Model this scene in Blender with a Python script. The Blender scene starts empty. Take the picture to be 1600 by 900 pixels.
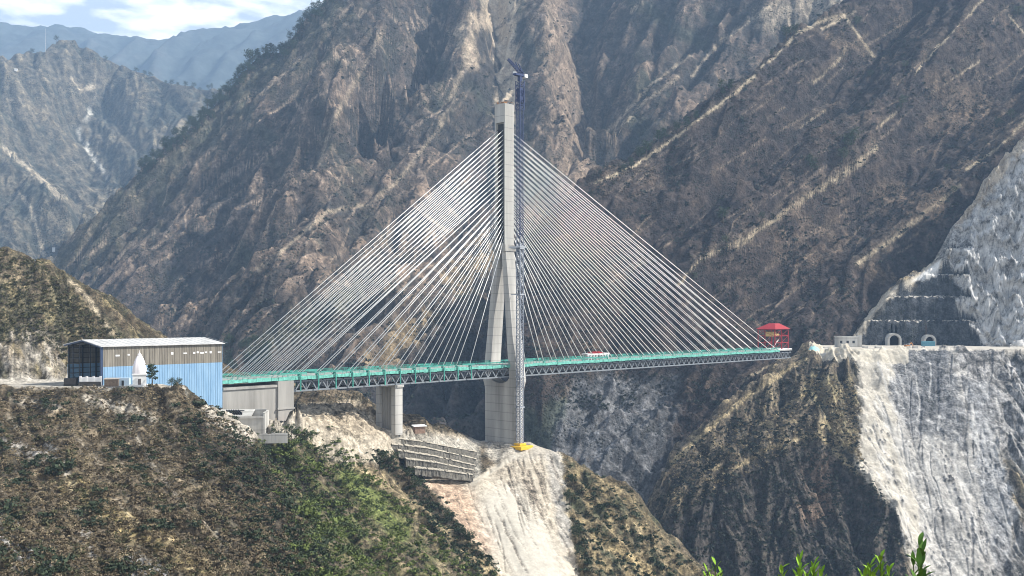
import bpy, bmesh, math, random
import numpy as np
from mathutils import Vector, Matrix

# ------------------------------------------------------------------ camera, sky, sun, exposure
SC = bpy.context.scene
COL = SC.collection
F, CX, CY = 1557.0, 800.0, 488.0          # focal length and principal point in photo pixels (1600 x 900)
cam_d = bpy.data.cameras.new('camera')
cam = bpy.data.objects.new('camera', cam_d)
COL.objects.link(cam)
cam.location = (0, 0, 0)
cam.rotation_euler = (math.radians(90), 0, 0)
cam_d.sensor_width = 36.0
cam_d.lens = 36.0 * F / 1600.0
cam_d.shift_y = (CY - 450.0) / 1600.0
cam_d.clip_start = 0.1
cam_d.clip_end = 60000.0
SC.camera = cam

SUN_DIR = Vector((0.74, -0.02, 0.68)).normalized()       # towards the sun
SUN_EL = math.asin(SUN_DIR.z)
SUN_AZ = math.atan2(SUN_DIR.x, SUN_DIR.y)
world = bpy.data.worlds.new('World')
SC.world = world
world.use_nodes = True
wn, wl = world.node_tree.nodes, world.node_tree.links
wn.clear()
sky = wn.new('ShaderNodeTexSky')
sky.sky_type = 'NISHITA'
sky.sun_disc = False
sky.sun_elevation = SUN_EL
sky.sun_rotation = SUN_AZ
sky.air_density = 1.0
sky.dust_density = 1.5
bg = wn.new('ShaderNodeBackground')
bg.inputs['Strength'].default_value = 0.055
wl.new(sky.outputs[0], bg.inputs['Color'])
cl = wn.new('ShaderNodeBackground')                      # cloud cover
tc = wn.new('ShaderNodeTexCoord')
mp = wn.new('ShaderNodeMapping')
mp.inputs['Scale'].default_value = (1.0, 1.0, 3.2)
mp.inputs['Location'].default_value = (0.35, 0.1, 0.2)
wl.new(tc.outputs['Generated'], mp.inputs['Vector'])
n1 = wn.new('ShaderNodeTexNoise')
n1.inputs['Scale'].default_value = 5.5
n1.inputs['Detail'].default_value = 9.0
n1.inputs['Roughness'].default_value = 0.58
n1.inputs['Distortion'].default_value = 0.25
wl.new(mp.outputs[0], n1.inputs['Vector'])
r1 = wn.new('ShaderNodeValToRGB')
r1.color_ramp.elements[0].position = 0.05
r1.color_ramp.elements[1].position = 0.27
wl.new(n1.outputs['Fac'], r1.inputs[0])
n2 = wn.new('ShaderNodeTexNoise')
n2.inputs['Scale'].default_value = 17.0
n2.inputs['Detail'].default_value = 8.0
wl.new(mp.outputs[0], n2.inputs['Vector'])
r2 = wn.new('ShaderNodeValToRGB')
r2.color_ramp.elements[0].position = 0.42
r2.color_ramp.elements[0].color = (0.42, 0.47, 0.53, 1)
r2.color_ramp.elements[1].position = 0.56
r2.color_ramp.elements[1].color = (1.0, 0.98, 0.95, 1)
wl.new(n2.outputs['Fac'], r2.inputs[0])
wl.new(r2.outputs[0], cl.inputs['Color'])
cl.inputs['Strength'].default_value = 0.95
mxw = wn.new('ShaderNodeMixShader')
sx = wn.new('ShaderNodeSeparateXYZ')                       # cloud bank over the ranges; unseen overhead cover thinned to cut fill light
wl.new(tc.outputs['Generated'], sx.inputs[0])
el = wn.new('ShaderNodeMapRange')
el.inputs['From Min'].default_value = 0.62
el.inputs['From Max'].default_value = 0.34
el.inputs['To Min'].default_value = 0.25
el.inputs['To Max'].default_value = 1.0
wl.new(sx.outputs[2], el.inputs['Value'])
cm = wn.new('ShaderNodeMath')
cm.operation = 'MULTIPLY'
wl.new(r1.outputs[0], cm.inputs[0])
wl.new(el.outputs[0], cm.inputs[1])
wl.new(cm.outputs[0], mxw.inputs[0])
wl.new(bg.outputs[0], mxw.inputs[1])
wl.new(cl.outputs[0], mxw.inputs[2])
wo = wn.new('ShaderNodeOutputWorld')
wl.new(mxw.outputs[0], wo.inputs['Surface'])

sun_d = bpy.data.lights.new('sun', 'SUN')
sun_d.energy = 5.0
sun_d.angle = math.radians(0.5)
sun_d.color = (1.0, 0.95, 0.87)
sun = bpy.data.objects.new('sun', sun_d)
COL.objects.link(sun)
sun.rotation_euler = SUN_DIR.to_track_quat('Z', 'Y').to_euler()

SC.view_settings.view_transform = 'Standard'
SC.view_settings.look = 'None'
SC.view_settings.exposure = 1.03
SC.view_settings.gamma = 1.0
SC.view_settings.use_curve_mapping = False
SC.cycles.max_bounces = 4
SC.cycles.diffuse_bounces = 2
SC.cycles.volume_bounces = 0
SC.cycles.use_denoising = True
SC.cycles.use_adaptive_sampling = True
SC.cycles.filter_width = 1.0
random.seed(7)
RNG = np.random.default_rng(11)

HAZE_DENSITY = 0.000112
HAZE_COLOR = (0.43, 0.66, 1.0, 1)


def P(px, py, Y):
    """photo pixel at depth Y -> world point"""
    return Vector(((px - CX) * Y / F, Y, (CY - py) * Y / F))


# ------------------------------------------------------------------ numpy noise
def hash2(ix, iy, seed=0):
    h = (ix.astype(np.int64) * 374761393 + iy.astype(np.int64) * 668265263 + seed * 974634777) & 0xFFFFFFFF
    h = ((h ^ (h >> 13)) * 1274126177) & 0xFFFFFFFF
    h = ((h ^ (h >> 16)) * 2246822519) & 0xFFFFFFFF
    h = h ^ (h >> 15)
    return (h & 0xFFFFFF).astype(np.float64) / float(0xFFFFFF)


def vnoise(x, y, seed=0):
    """gradient noise, about -1..1"""
    ix, iy = np.floor(x), np.floor(y)
    fx, fy = x - ix, y - iy
    u = fx * fx * fx * (fx * (fx * 6 - 15) + 10)
    v = fy * fy * fy * (fy * (fy * 6 - 15) + 10)

    def g(ox, oy):
        a = hash2(ix + ox, iy + oy, seed) * 2 * np.pi
        return np.cos(a) * (fx - ox) + np.sin(a) * (fy - oy)
    a = g(0, 0) * (1 - u) + g(1, 0) * u
    b = g(0, 1) * (1 - u) + g(1, 1) * u
    return (a * (1 - v) + b * v) * 1.5


def fbm(x, y, octaves=4, seed=0, gain=0.5, lac=2.03):
    s, a, t = 0.0, 1.0, 0.0
    for o in range(octaves):
        s = s + a * vnoise(x, y, seed + o * 17)
        t += a
        a *= gain
        x, y = x * lac + 13.7, y * lac - 7.1
    return s / t


def ridged(x, y, octaves=4, seed=0, gain=0.5):
    s, a, t, w = 0.0, 1.0, 0.0, 1.0
    for o in range(octaves):
        n = 1 - np.abs(vnoise(x, y, seed + o * 31))
        n = n * n * w
        w = np.clip(n * 1.6, 0, 1)
        s = s + a * n
        t += a
        a *= gain
        x, y = x * 2.05 + 3.3, y * 2.05 + 9.2
    return s / t


def worley(x, y, seed=0):
    """nearest and second nearest feature distance and the hash of the nearest cell"""
    ix, iy = np.floor(x), np.floor(y)
    f1 = np.full(x.shape, 9.0)
    f2 = np.full(x.shape, 9.0)
    hc = np.zeros(x.shape)
    for i in (-1, 0, 1):
        for j in (-1, 0, 1):
            cx, cy = ix + i, iy + j
            h = hash2(cx, cy, seed)
            d = np.hypot(cx + h - x, cy + hash2(cx, cy, seed + 9) - y)
            near = d < f1
            f2 = np.where(near, f1, np.minimum(f2, d))
            hc = np.where(near, h, hc)
            f1 = np.where(near, d, f1)
    return f1, f2, (hc * 7.31) % 1.0


def joints(T, size, seed=0, tilt=0.3):
    """jointed rock on a steep face: block tone 0..1 and crack mask"""
    wx = fbm(T.X / size / 2, T.base / size / 2, 3, seed + 40) * 0.5
    x = (T.X + tilt * T.base) / size + wx
    y = (T.base - tilt * T.X + 0.35 * T.Y) / (size * 1.4) + wx
    f1, f2, h = worley(x, y, seed)
    g1, g2, h2 = worley(x * 2.7 + 5, y * 2.7, seed + 3)
    crack = np.maximum(smooth(0.16, 0.03, f2 - f1), 0.7 * smooth(0.14, 0.02, g2 - g1))
    return 0.55 * h + 0.45 * h2, crack


def smooth(a, b, x):
    t = np.clip((x - a) / (b - a), 0, 1)
    return t * t * (3 - 2 * t)


def erosion(px, py, dx, dy, seed=0):
    """directional stripe noise: stripes run across (dx, dy), so gullies run down the slope"""
    ix, iy = np.floor(px), np.floor(py)
    fx, fy = px - ix, py - iy
    va = np.zeros_like(px)
    gx = np.zeros_like(px)
    gy = np.zeros_like(px)
    wt = np.zeros_like(px)
    for i in (-1, 0, 1, 2):
        for j in (-1, 0, 1, 2):
            hx = hash2(ix - i, iy - j, seed) * 0.6
            hy = hash2(ix - i, iy - j, seed + 5) * 0.6
            qx, qy = fx + i - hx, fy + j - hy
            w = np.exp(-(qx * qx + qy * qy) * 2.0)
            ph = (qx * dx + qy * dy) * 2 * np.pi
            va += np.cos(ph) * w
            s = -np.sin(ph) * w
            gx += s * dx
            gy += s * dy
            wt += w
    return va / wt, gx / wt, gy / wt


# ------------------------------------------------------------------ terrain
def densify(lines, step=22.0):
    out = []
    for ln in lines:
        if len(ln) == 1:
            out.append(ln[0])
            continue
        for a, b in zip(ln[:-1], ln[1:]):
            n = max(1, int(math.hypot(a[0] - b[0], a[1] - b[1]) / step))
            for k in range(n):
                t = k / n
                out.append(tuple(a[i] + (b[i] - a[i]) * t for i in range(3)))
        out.append(ln[-1])
    return np.array(out, float)


def seg_dist(px, py, line):
    """distance in photo pixels to a polyline"""
    d = np.full(px.shape, 1e9)
    for (x0, y0), (x1, y1) in zip(line[:-1], line[1:]):
        vx, vy = x1 - x0, y1 - y0
        t = np.clip(((px - x0) * vx + (py - y0) * vy) / (vx * vx + vy * vy + 1e-9), 0, 1)
        d = np.minimum(d, np.hypot(px - x0 - vx * t, py - y0 - vy * t))
    return d


def in_poly(px, py, poly):
    c = np.zeros(px.shape, bool)
    n = len(poly)
    j = n - 1
    for i in range(n):
        xi, yi = poly[i]
        xj, yj = poly[j]
        if yi != yj:
            c ^= ((yi > py) != (yj > py)) & (px < (xj - xi) * (py - yi) / (yj - yi) + xi)
        j = i
    return c


def poly_mask(px, py, poly, soft):
    """1 inside, falling to 0 over +-soft pixels"""
    d = seg_dist(px, py, list(poly) + [poly[0]])
    s = np.where(in_poly(px, py, poly), d, -d)
    return smooth(-soft, soft, s)


def rills(px, py, mask, n, seed, box, dxdy, length, width, wander=0.25):
    """strength 0..1 of n thin lines running down the slope; box = x0, x1, y0, y1 of their heads, dxdy(x, y) their lean"""
    r = random.Random(seed)
    D = np.zeros(px.shape)
    fx, fy, fm = px.ravel(), py.ravel(), mask.ravel() if np.ndim(mask) else np.full(px.size, mask)
    Df = D.ravel()
    for _ in range(n):
        x, y = r.uniform(box[0], box[1]), r.uniform(box[2], box[3])
        ln, w, k = r.uniform(*length), r.uniform(*width), r.uniform(0.35, 1.0)
        pts, wv = [(x, y)], 0.0
        steps = max(3, int(ln / 14))
        for _s in range(steps):
            wv = 0.6 * wv + r.gauss(0, wander)
            dy = ln / steps
            x += (dxdy(x, y) + wv) * dy
            y += dy
            pts.append((x, y))
        xs = [p[0] for p in pts]
        sel = np.nonzero((fx > min(xs) - 8) & (fx < max(xs) + 8) & (fy > pts[0][1] - 8) & (fy < pts[-1][1] + 8) & (fm > 0.05))[0]
        if len(sel):
            d = seg_dist(fx[sel], fy[sel], pts)
            fade = smooth(pts[-1][1], pts[-1][1] - ln * 0.35, fy[sel])
            Df[sel] = np.maximum(Df[sel], smooth(w * 1.7, w * 0.25, d) * k * fade)
    return Df.reshape(px.shape) * mask


def col3(c):
    return np.array(c, float)[None, None, :]


def lay(base, mask, c):
    return base * (1 - mask[..., None]) + col3(c) * mask[..., None]


class Terrain:
    def __init__(self, lines, px0, px1, Y0, Y1, npx, nY, soft=12.0, step=22.0, lam=0.0, scale=1.0):
        ctrl = densify(lines, step)
        ctrl[:, 2] *= scale
        Y0, Y1 = Y0 * scale, Y1 * scale
        cX = (ctrl[:, 0] - CX) * ctrl[:, 2] / F
        cY = ctrl[:, 2]
        cZ = (CY - ctrl[:, 1]) * ctrl[:, 2] / F
        S = 1000.0
        n = len(cX)
        c = soft
        A = np.sqrt((cX[:, None] - cX[None]) ** 2 + (cY[:, None] - cY[None]) ** 2 + c * c)
        M = np.zeros((n + 3, n + 3))
        M[:n, :n] = A - lam * np.eye(n)
        Pm = np.stack([np.ones(n), cX / S, cY / S], 1)
        M[:n, n:] = Pm
        M[n:, :n] = Pm.T
        sol = np.linalg.lstsq(M, np.concatenate([cZ, np.zeros(3)]), rcond=None)[0]
        w, pc = sol[:n], sol[n:]
        self.px0, self.px1, self.Y0, self.Y1, self.npx, self.nY = px0, px1, Y0, Y1, npx, nY
        u = np.linspace(px0, px1, npx)
        v = np.exp(np.linspace(math.log(Y0), math.log(Y1), nY))
        PX, Y = np.meshgrid(u, v)
        X = (PX - CX) * Y / F
        Z = pc[0] + pc[1] * X / S + pc[2] * Y / S
        GX = np.full_like(X, pc[1] / S)
        GY = np.full_like(X, pc[2] / S)
        for k in range(nY):                      # row by row keeps memory low
            dx = X[k][:, None] - cX[None]
            dy = Y[k][:, None] - cY[None]
            r = np.sqrt(dx * dx + dy * dy + c * c)
            Z[k] += r @ w
            q = w / r
            GX[k] += (dx * q).sum(1)
            GY[k] += (dy * q).sum(1)
        self.X, self.Y, self.Z, self.PX = X, Y, Z, PX
        self.base = Z.copy()
        self.GX, self.GY = GX, GY
        self.E = np.zeros_like(X)

    def erode(self, wave, amp, octaves=5, stripes=1.1, branch=0.5, gain=0.5, mask=1.0, seed=0, bias=None):
        X, Y = self.X, self.Y
        m = np.sqrt(self.GX ** 2 + self.GY ** 2) + 1e-6
        k = np.minimum(m / 0.5, 1.0)
        ux, uy = self.GX / m, self.GY / m
        if bias:                                 # uphill direction the gullies follow besides the local slope
            ux, uy = ux * (1 - bias[2]) + bias[0] * bias[2], uy * (1 - bias[2]) + bias[1] * bias[2]
            q = np.sqrt(ux * ux + uy * uy) + 1e-6
            ux, uy = ux / q, uy / q
        bx, by = uy * stripes * k, -ux * stripes * k
        hx = np.zeros_like(X)
        hy = np.zeros_like(X)
        tot = np.zeros_like(X)
        a, fr = 1.0, 1.0 / wave
        wx = X + 0.25 * wave * fbm(X / wave * 0.8, Y / wave * 0.8, 3, seed + 91)
        wy = Y + 0.25 * wave * fbm(X / wave * 0.8 + 40, Y / wave * 0.8, 3, seed + 92)
        for o in range(octaves):
            e, gx, gy = erosion(wx * fr, wy * fr, bx + hy * branch, by - hx * branch, seed + o * 7)
            e = 1 - np.sqrt(np.abs(e) ** 2 + 0.01) * 1.0 if o == 0 else e
            tot += e * a
            hx += gx * a
            hy += gy * a
            a *= gain
            fr *= 2.0
        tot = tot - tot.mean()
        self.E = self.E + tot
        self.Z = self.Z + tot * amp * mask
        return tot

    def rough(self, wave, amp, octaves=5, mask=1.0, seed=3, kind='fbm', gain=0.5):
        X, Y, Z = self.X, self.Y, self.base
        fn = fbm if kind == 'fbm' else ridged
        # the third axis enters through a shear, so steep faces keep their detail
        n = fn((X + 0.6 * Z) / wave, (Y + 0.8 * Z) / wave, octaves, seed, gain)
        if kind != 'fbm':
            n = n - n.mean()
        self.Z = self.Z + n * amp * mask
        return n

    def normals(self):
        X, Y, Z = self.X, self.Y, self.Z
        a = [np.gradient(q, axis=1) for q in (X, Y, Z)]
        b = [np.gradient(q, axis=0) for q in (X, Y, Z)]
        nx = a[1] * b[2] - a[2] * b[1]
        ny = a[2] * b[0] - a[0] * b[2]
        nz = a[0] * b[1] - a[1] * b[0]
        l = np.sqrt(nx * nx + ny * ny + nz * nz) + 1e-9
        s = np.sign(nz)
        return nx / l * s, ny / l * s, nz / l * s

    def finish_py(self):
        self.PY = CY - self.Z * F / self.Y
        return self.PX, self.PY

    def height(self, x, y):
        """bilinear height at world x, y"""
        px = CX + x * F / y
        u = (px - self.px0) / (self.px1 - self.px0) * (self.npx - 1)
        v = (math.log(y) - math.log(self.Y0)) / (math.log(self.Y1) - math.log(self.Y0)) * (self.nY - 1)
        i = min(max(int(u), 0), self.npx - 2)
        j = min(max(int(v), 0), self.nY - 2)
        a, b = u - i, v - j
        Z = self.Z
        return float((Z[j, i] * (1 - a) + Z[j, i + 1] * a) * (1 - b) + (Z[j + 1, i] * (1 - a) + Z[j + 1, i + 1] * a) * b)

    def front(self, px, py, lo=None, hi=None):
        """first point of this terrain met by the ray through photo pixel (px, py), going away from the camera"""
        u = (px - self.px0) / (self.px1 - self.px0) * (self.npx - 1)
        i = min(max(int(round(u)), 0), self.npx - 1)
        yy = self.Y[:, i]
        pyc = CY - self.Z[:, i] * F / yy
        ok = pyc <= py
        if lo: ok &= yy >= lo
        if hi: ok &= yy <= hi
        w = np.nonzero(ok)[0]
        if len(w) == 0:
            return None
        Y = float(yy[w[0]])
        return Vector(((px - CX) * Y / F, Y, float(self.Z[w[0], i])))

    def build(self, name, mat, colour, label=None, hole=None):
        self.colour = colour
        me = bpy.data.meshes.new(name)
        nY, nx = self.X.shape
        co = np.stack([self.X, self.Y, self.Z], -1).reshape(-1, 3).astype(np.float32)
        idx = np.arange(nY * nx).reshape(nY, nx)
        q = np.stack([idx[:-1, :-1], idx[:-1, 1:], idx[1:, 1:], idx[1:, :-1]], -1).reshape(-1, 4).astype(np.int32)
        if hole is not None:
            hv = hole.reshape(-1)
            q = q[~hv[q].any(1)]
        me.vertices.add(len(co))
        me.vertices.foreach_set('co', co.ravel())
        me.loops.add(q.size)
        me.loops.foreach_set('vertex_index', q.ravel())
        me.polygons.add(len(q))
        me.polygons.foreach_set('loop_start', np.arange(0, q.size, 4, dtype=np.int32))
        me.polygons.foreach_set('use_smooth', np.ones(len(q), bool))
        me.update(calc_edges=True)
        at = me.color_attributes.new('Albedo', 'FLOAT_COLOR', 'POINT')
        c4 = np.ones((nY * nx, 4), np.float32)
        c4[:, :3] = np.clip(colour, 0.012, 0.85).reshape(-1, 3)
        at.data.foreach_set('color', c4.ravel())
        me.materials.append(mat)
        o = bpy.data.objects.new(name, me)
        COL.objects.link(o)
        o['kind'] = 'structure'
        if label:
            o['label'] = label
        return o


def ground_material(name, scale, contrast=0.5, bump=0.6, bump_dist=1.0, scrub=0.35, scrub_col=(0.035, 0.042, 0.028), pale_contrast=0.3):
    """vertex albedo broken up by procedural scrub, soil mottling and relief; scale is the size of a clump in metres"""
    m = bpy.data.materials.new(name)
    m.use_nodes = True
    nt = m.node_tree
    N, L = nt.nodes, nt.links
    b = N['Principled BSDF']
    b.inputs['Roughness'].default_value = 0.95
    b.inputs['Specular IOR Level'].default_value = 0.1
    at = N.new('ShaderNodeAttribute')
    at.attribute_name = 'Albedo'
    tx = N.new('ShaderNodeTexCoord')

    def noise(s, det, rough=0.6):
        n = N.new('ShaderNodeTexNoise')
        n.inputs['Scale'].default_value = s
        n.inputs['Detail'].default_value = det
        n.inputs['Roughness'].default_value = rough
        L.new(tx.outputs['Object'], n.inputs['Vector'])
        return n
    nA = noise(0.30 / scale, 6, 0.65)
    nB = noise(1.1 / scale, 5, 0.7)
    # mottling: multiply
    rA = N.new('ShaderNodeMapRange')
    rA.inputs['From Min'].default_value = 0.36
    rA.inputs['From Max'].default_value = 0.64
    rA.inputs['To Min'].default_value = 1 - contrast
    rA.inputs['To Max'].default_value = 1 + contrast
    L.new(nA.outputs['Fac'], rA.inputs['Value'])
    rB = N.new('ShaderNodeMapRange')
    rB.inputs['From Min'].default_value = 0.36
    rB.inputs['From Max'].default_value = 0.64
    rB.inputs['To Min'].default_value = 1 - contrast * 0.9
    rB.inputs['To Max'].default_value = 1 + contrast * 0.9
    L.new(nB.outputs['Fac'], rB.inputs['Value'])
    mu = N.new('ShaderNodeMath')
    mu.operation = 'MULTIPLY'
    L.new(rA.outputs[0], mu.inputs[0])
    L.new(rB.outputs[0], mu.inputs[1])
    lum = N.new('ShaderNodeRGBToBW')
    L.new(at.outputs['Color'], lum.inputs[0])
    lk = N.new('ShaderNodeMapRange')               # pale fines are smoother than scrubland
    lk.inputs['From Min'].default_value = 0.22
    lk.inputs['From Max'].default_value = 0.40
    lk.inputs['To Min'].default_value = 1.0
    lk.inputs['To Max'].default_value = pale_contrast
    L.new(lum.outputs[0], lk.inputs['Value'])
    mk = N.new('ShaderNodeMix')
    mk.data_type = 'FLOAT'
    L.new(lk.outputs[0], mk.inputs['Factor'])
    mk.inputs[2].default_value = 1.0
    L.new(mu.outputs[0], mk.inputs[3])
    mx = N.new('ShaderNodeVectorMath')
    mx.operation = 'SCALE'
    L.new(at.outputs['Color'], mx.inputs[0])
    L.new(mk.outputs[0], mx.inputs['Scale'])
    # scrub: dark low bushes in clumps
    vo = N.new('ShaderNodeTexVoronoi')
    vo.inputs['Scale'].default_value = 1.0 / scale
    vo.inputs['Randomness'].default_value = 1.0
    L.new(tx.outputs['Object'], vo.inputs['Vector'])
    vr = N.new('ShaderNodeMapRange')
    vr.inputs['From Min'].default_value = 0.42
    vr.inputs['From Max'].default_value = 0.22
    vr.inputs['To Min'].default_value = 0.0
    vr.inputs['To Max'].default_value = 1.0
    L.new(vo.outputs['Distance'], vr.inputs['Value'])
    nC = noise(0.10 / scale, 4, 0.6)
    cr = N.new('ShaderNodeMapRange')
    cr.inputs['From Min'].default_value = 0.42
    cr.inputs['From Max'].default_value = 0.60
    cr.inputs['To Min'].default_value = 0.0
    cr.inputs['To Max'].default_value = scrub * 2
    L.new(nC.outputs['Fac'], cr.inputs['Value'])
    # bare light ground carries little scrub
    lr = N.new('ShaderNodeMapRange')
    lr.inputs['From Min'].default_value = 0.13
    lr.inputs['From Max'].default_value = 0.26
    lr.inputs['To Min'].default_value = 1.0
    lr.inputs['To Max'].default_value = 0.0
    L.new(lum.outputs[0], lr.inputs['Value'])
    m1 = N.new('ShaderNodeMath')
    m1.operation = 'MULTIPLY'
    L.new(vr.outputs[0], m1.inputs[0])
    L.new(cr.outputs[0], m1.inputs[1])
    m2 = N.new('ShaderNodeMath')
    m2.operation = 'MULTIPLY'
    m2.use_clamp = True
    L.new(m1.outputs[0], m2.inputs[0])
    L.new(lr.outputs[0], m2.inputs[1])
    mc = N.new('ShaderNodeMix')
    mc.data_type = 'RGBA'
    L.new(m2.outputs[0], mc.inputs['Factor'])
    L.new(mx.outputs[0], mc.inputs[6])
    mc.inputs[7].default_value = (*scrub_col, 1)
    L.new(mc.outputs[2], b.inputs['Base Color'])
    # relief
    bp = N.new('ShaderNodeBump')
    bs = N.new('ShaderNodeMath')
    bs.operation = 'MULTIPLY'
    bs.inputs[1].default_value = bump
    L.new(lk.outputs[0], bs.inputs[0])
    L.new(bs.outputs[0], bp.inputs['Strength'])
    bp.inputs['Distance'].default_value = bump_dist
    ad = N.new('ShaderNodeMath')
    ad.operation = 'ADD'
    L.new(nA.outputs['Fac'], ad.inputs[0])
    m3 = N.new('ShaderNodeMath')
    m3.operation = 'MULTIPLY'
    m3.inputs[1].default_value = 0.45
    L.new(nB.outputs['Fac'], m3.inputs[0])
    L.new(m3.outputs[0], ad.inputs[1])
    m4 = N.new('ShaderNodeMath')
    m4.operation = 'MULTIPLY_ADD'
    m4.inputs[1].default_value = 0.5
    L.new(m2.outputs[0], m4.inputs[0])
    L.new(ad.outputs[0], m4.inputs[2])
    L.new(m4.outputs[0], bp.inputs['Height'])
    L.new(bp.outputs[0], b.inputs['Normal'])
    return m


# ------------------------------------------------------------------ mountains and hills
def shift(line, dpy, dY):
    return [(a, b + dpy, c + dY) for a, b, c in line]


SCRUB = (0.060, 0.060, 0.042)
DARK = (0.085, 0.068, 0.055)
BROWN = (0.130, 0.100, 0.074)
TAN = (0.27, 0.215, 0.15)
STRAW = (0.34, 0.275, 0.165)
PALE = (0.36, 0.305, 0.225)
ROCK = (0.25, 0.24, 0.235)
WHITE = (0.56, 0.53, 0.48)
GREEN = (0.075, 0.085, 0.035)


def natural(T, seed, dark=DARK, mid=BROWN, light=TAN, wave=60.0, e_gain=0.35, bias=0.0):
    """scrub in hollows, dry grass and bare soil on the spurs, from noise and landform, with relief shading painted in"""
    n = fbm((T.X + 0.6 * T.base) / wave, (T.Y + 0.8 * T.base) / wave, 5, seed, 0.6)
    n2 = fbm((T.X - 0.5 * T.base) / (wave * 0.23), (T.Y + 0.7 * T.base) / (wave * 0.23), 4, seed + 3, 0.6)
    t = n * 0.8 + n2 * 0.6 + T.E * e_gain + bias  # E term lightens ridges and darkens gullies to deepen the relief shading
    c = np.broadcast_to(col3(mid), T.X.shape + (3,)).copy()
    c = lay(c, smooth(0.05, -0.35, t), dark)
    c = lay(c, smooth(0.12, 0.60, t) * 0.9, light)
    return c, t


# --- far blue ranges
far = [
    [(-700, 20, 11000), (-300, 30, 11000), (0, 42, 11000), (60, 48, 11000), (100, 45, 11000), (150, 58, 11000), (190, 68, 11000), (230, 68, 11000),
     (285, 72, 11000), (300, 62, 11000), (312, 49, 11000), (325, 52, 11000), (340, 56, 11000), (365, 48, 11000), (400, 50, 11000), (430, 42, 11000),
     (470, 25, 11000), (560, 0, 11000), (900, -40, 11000), (1500, 0, 11000), (2300, 20, 11000)],
    [(-700, 480, 6500), (0, 470, 6500), (400, 470, 6500), (900, 470, 6500), (2300, 470, 6500)],
    [(-700, 300, 15000), (400, 330, 15000), (2300, 300, 15000)],
]
T = Terrain(far, -700, 2300, 6500, 15000, 520, 130, soft=40, step=40, scale=0.60)
T.erode(600, 66, 4, seed=2)
T.rough(190, 26, 5, kind='ridged')
c, _ = natural(T, 4, (0.04, 0.05, 0.05), (0.05, 0.06, 0.06), (0.09, 0.09, 0.085), 600)
T.build('mountain', ground_material('far mountain ground', 30, 0.3), c, 'far blue mountain range under the clouds')

# --- hazy mountain on the left
crest = [(-300, 150, 3300), (-150, 120, 3300), (0, 95, 3300), (45, 85, 3350), (90, 70, 3400), (115, 72, 3400), (150, 95, 3400), (185, 115, 3400), (240, 125, 3350),
         (290, 140, 3300), (340, 152, 3250), (450, 175, 3300), (700, 200, 3400)]
Lm = [crest, shift(crest, 160, 500),
      [(90, 75, 3390), (70, 150, 3180), (40, 220, 3000), (20, 280, 2800)],
      [(-120, 130, 3100), (-60, 175, 2980), (0, 230, 2820), (70, 290, 2660), (125, 350, 2500)],
      [(-40, 300, 2650), (20, 350, 2520), (60, 420, 2380)],
      [(165, 130, 3390), (140, 180, 3290), (122, 215, 3210), (150, 260, 3060), (180, 310, 2900), (170, 360, 2800), (100, 440, 2500)],
      [(240, 130, 3330), (215, 190, 3180), (190, 250, 3030)],
      [(300, 150, 3260), (270, 210, 3080), (215, 300, 2900)],
      [(-300, 420, 2400), (0, 470, 2250), (120, 480, 2250), (300, 420, 2400), (500, 420, 2500), (700, 420, 2500)]]
T = Terrain(Lm, -200, 520, 2150, 3900, 460, 400, soft=18, step=25, scale=0.92)
T.erode(300, 30, 5, seed=5, bias=(-0.75, 0.65, 0.65))
T.erode(80, 8, 3, seed=6, bias=(-0.75, 0.65, 0.6))
T.rough(46, 4, 4, kind='ridged', seed=8)
px, py = T.finish_py()
c, t = natural(T, 6, (0.050, 0.052, 0.042), (0.092, 0.082, 0.062), (0.19, 0.16, 0.11), 160, 0.40)
nz = fbm(T.X / 30, T.Y / 30, 3, 5)
g = seg_dist(px, py, [(158, 128), (140, 175), (120, 205), (138, 235), (165, 275)])
c = lay(c, smooth(6, 0, g + nz * 9 + 5 * smooth(205, 130, py)) * 0.75, (0.45, 0.43, 0.38))
for ln, w in (([(110, 122), (125, 140), (150, 135)], 3), ([(0, 228), (35, 255), (75, 290), (95, 310)], 6), ([(30, 300), (50, 330), (70, 400)], 4)):
    c = lay(c, smooth(w, 0.3 * w, seg_dist(px, py, ln) + nz * 5) * 0.7, PALE)
T.build('mountain.001', ground_material('hazy mountain ground', 6, 0.6, 0.9, 4.5, 0.5), c, 'hazy blue brown mountain at left with a white gully')
T_LEFT = T

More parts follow.
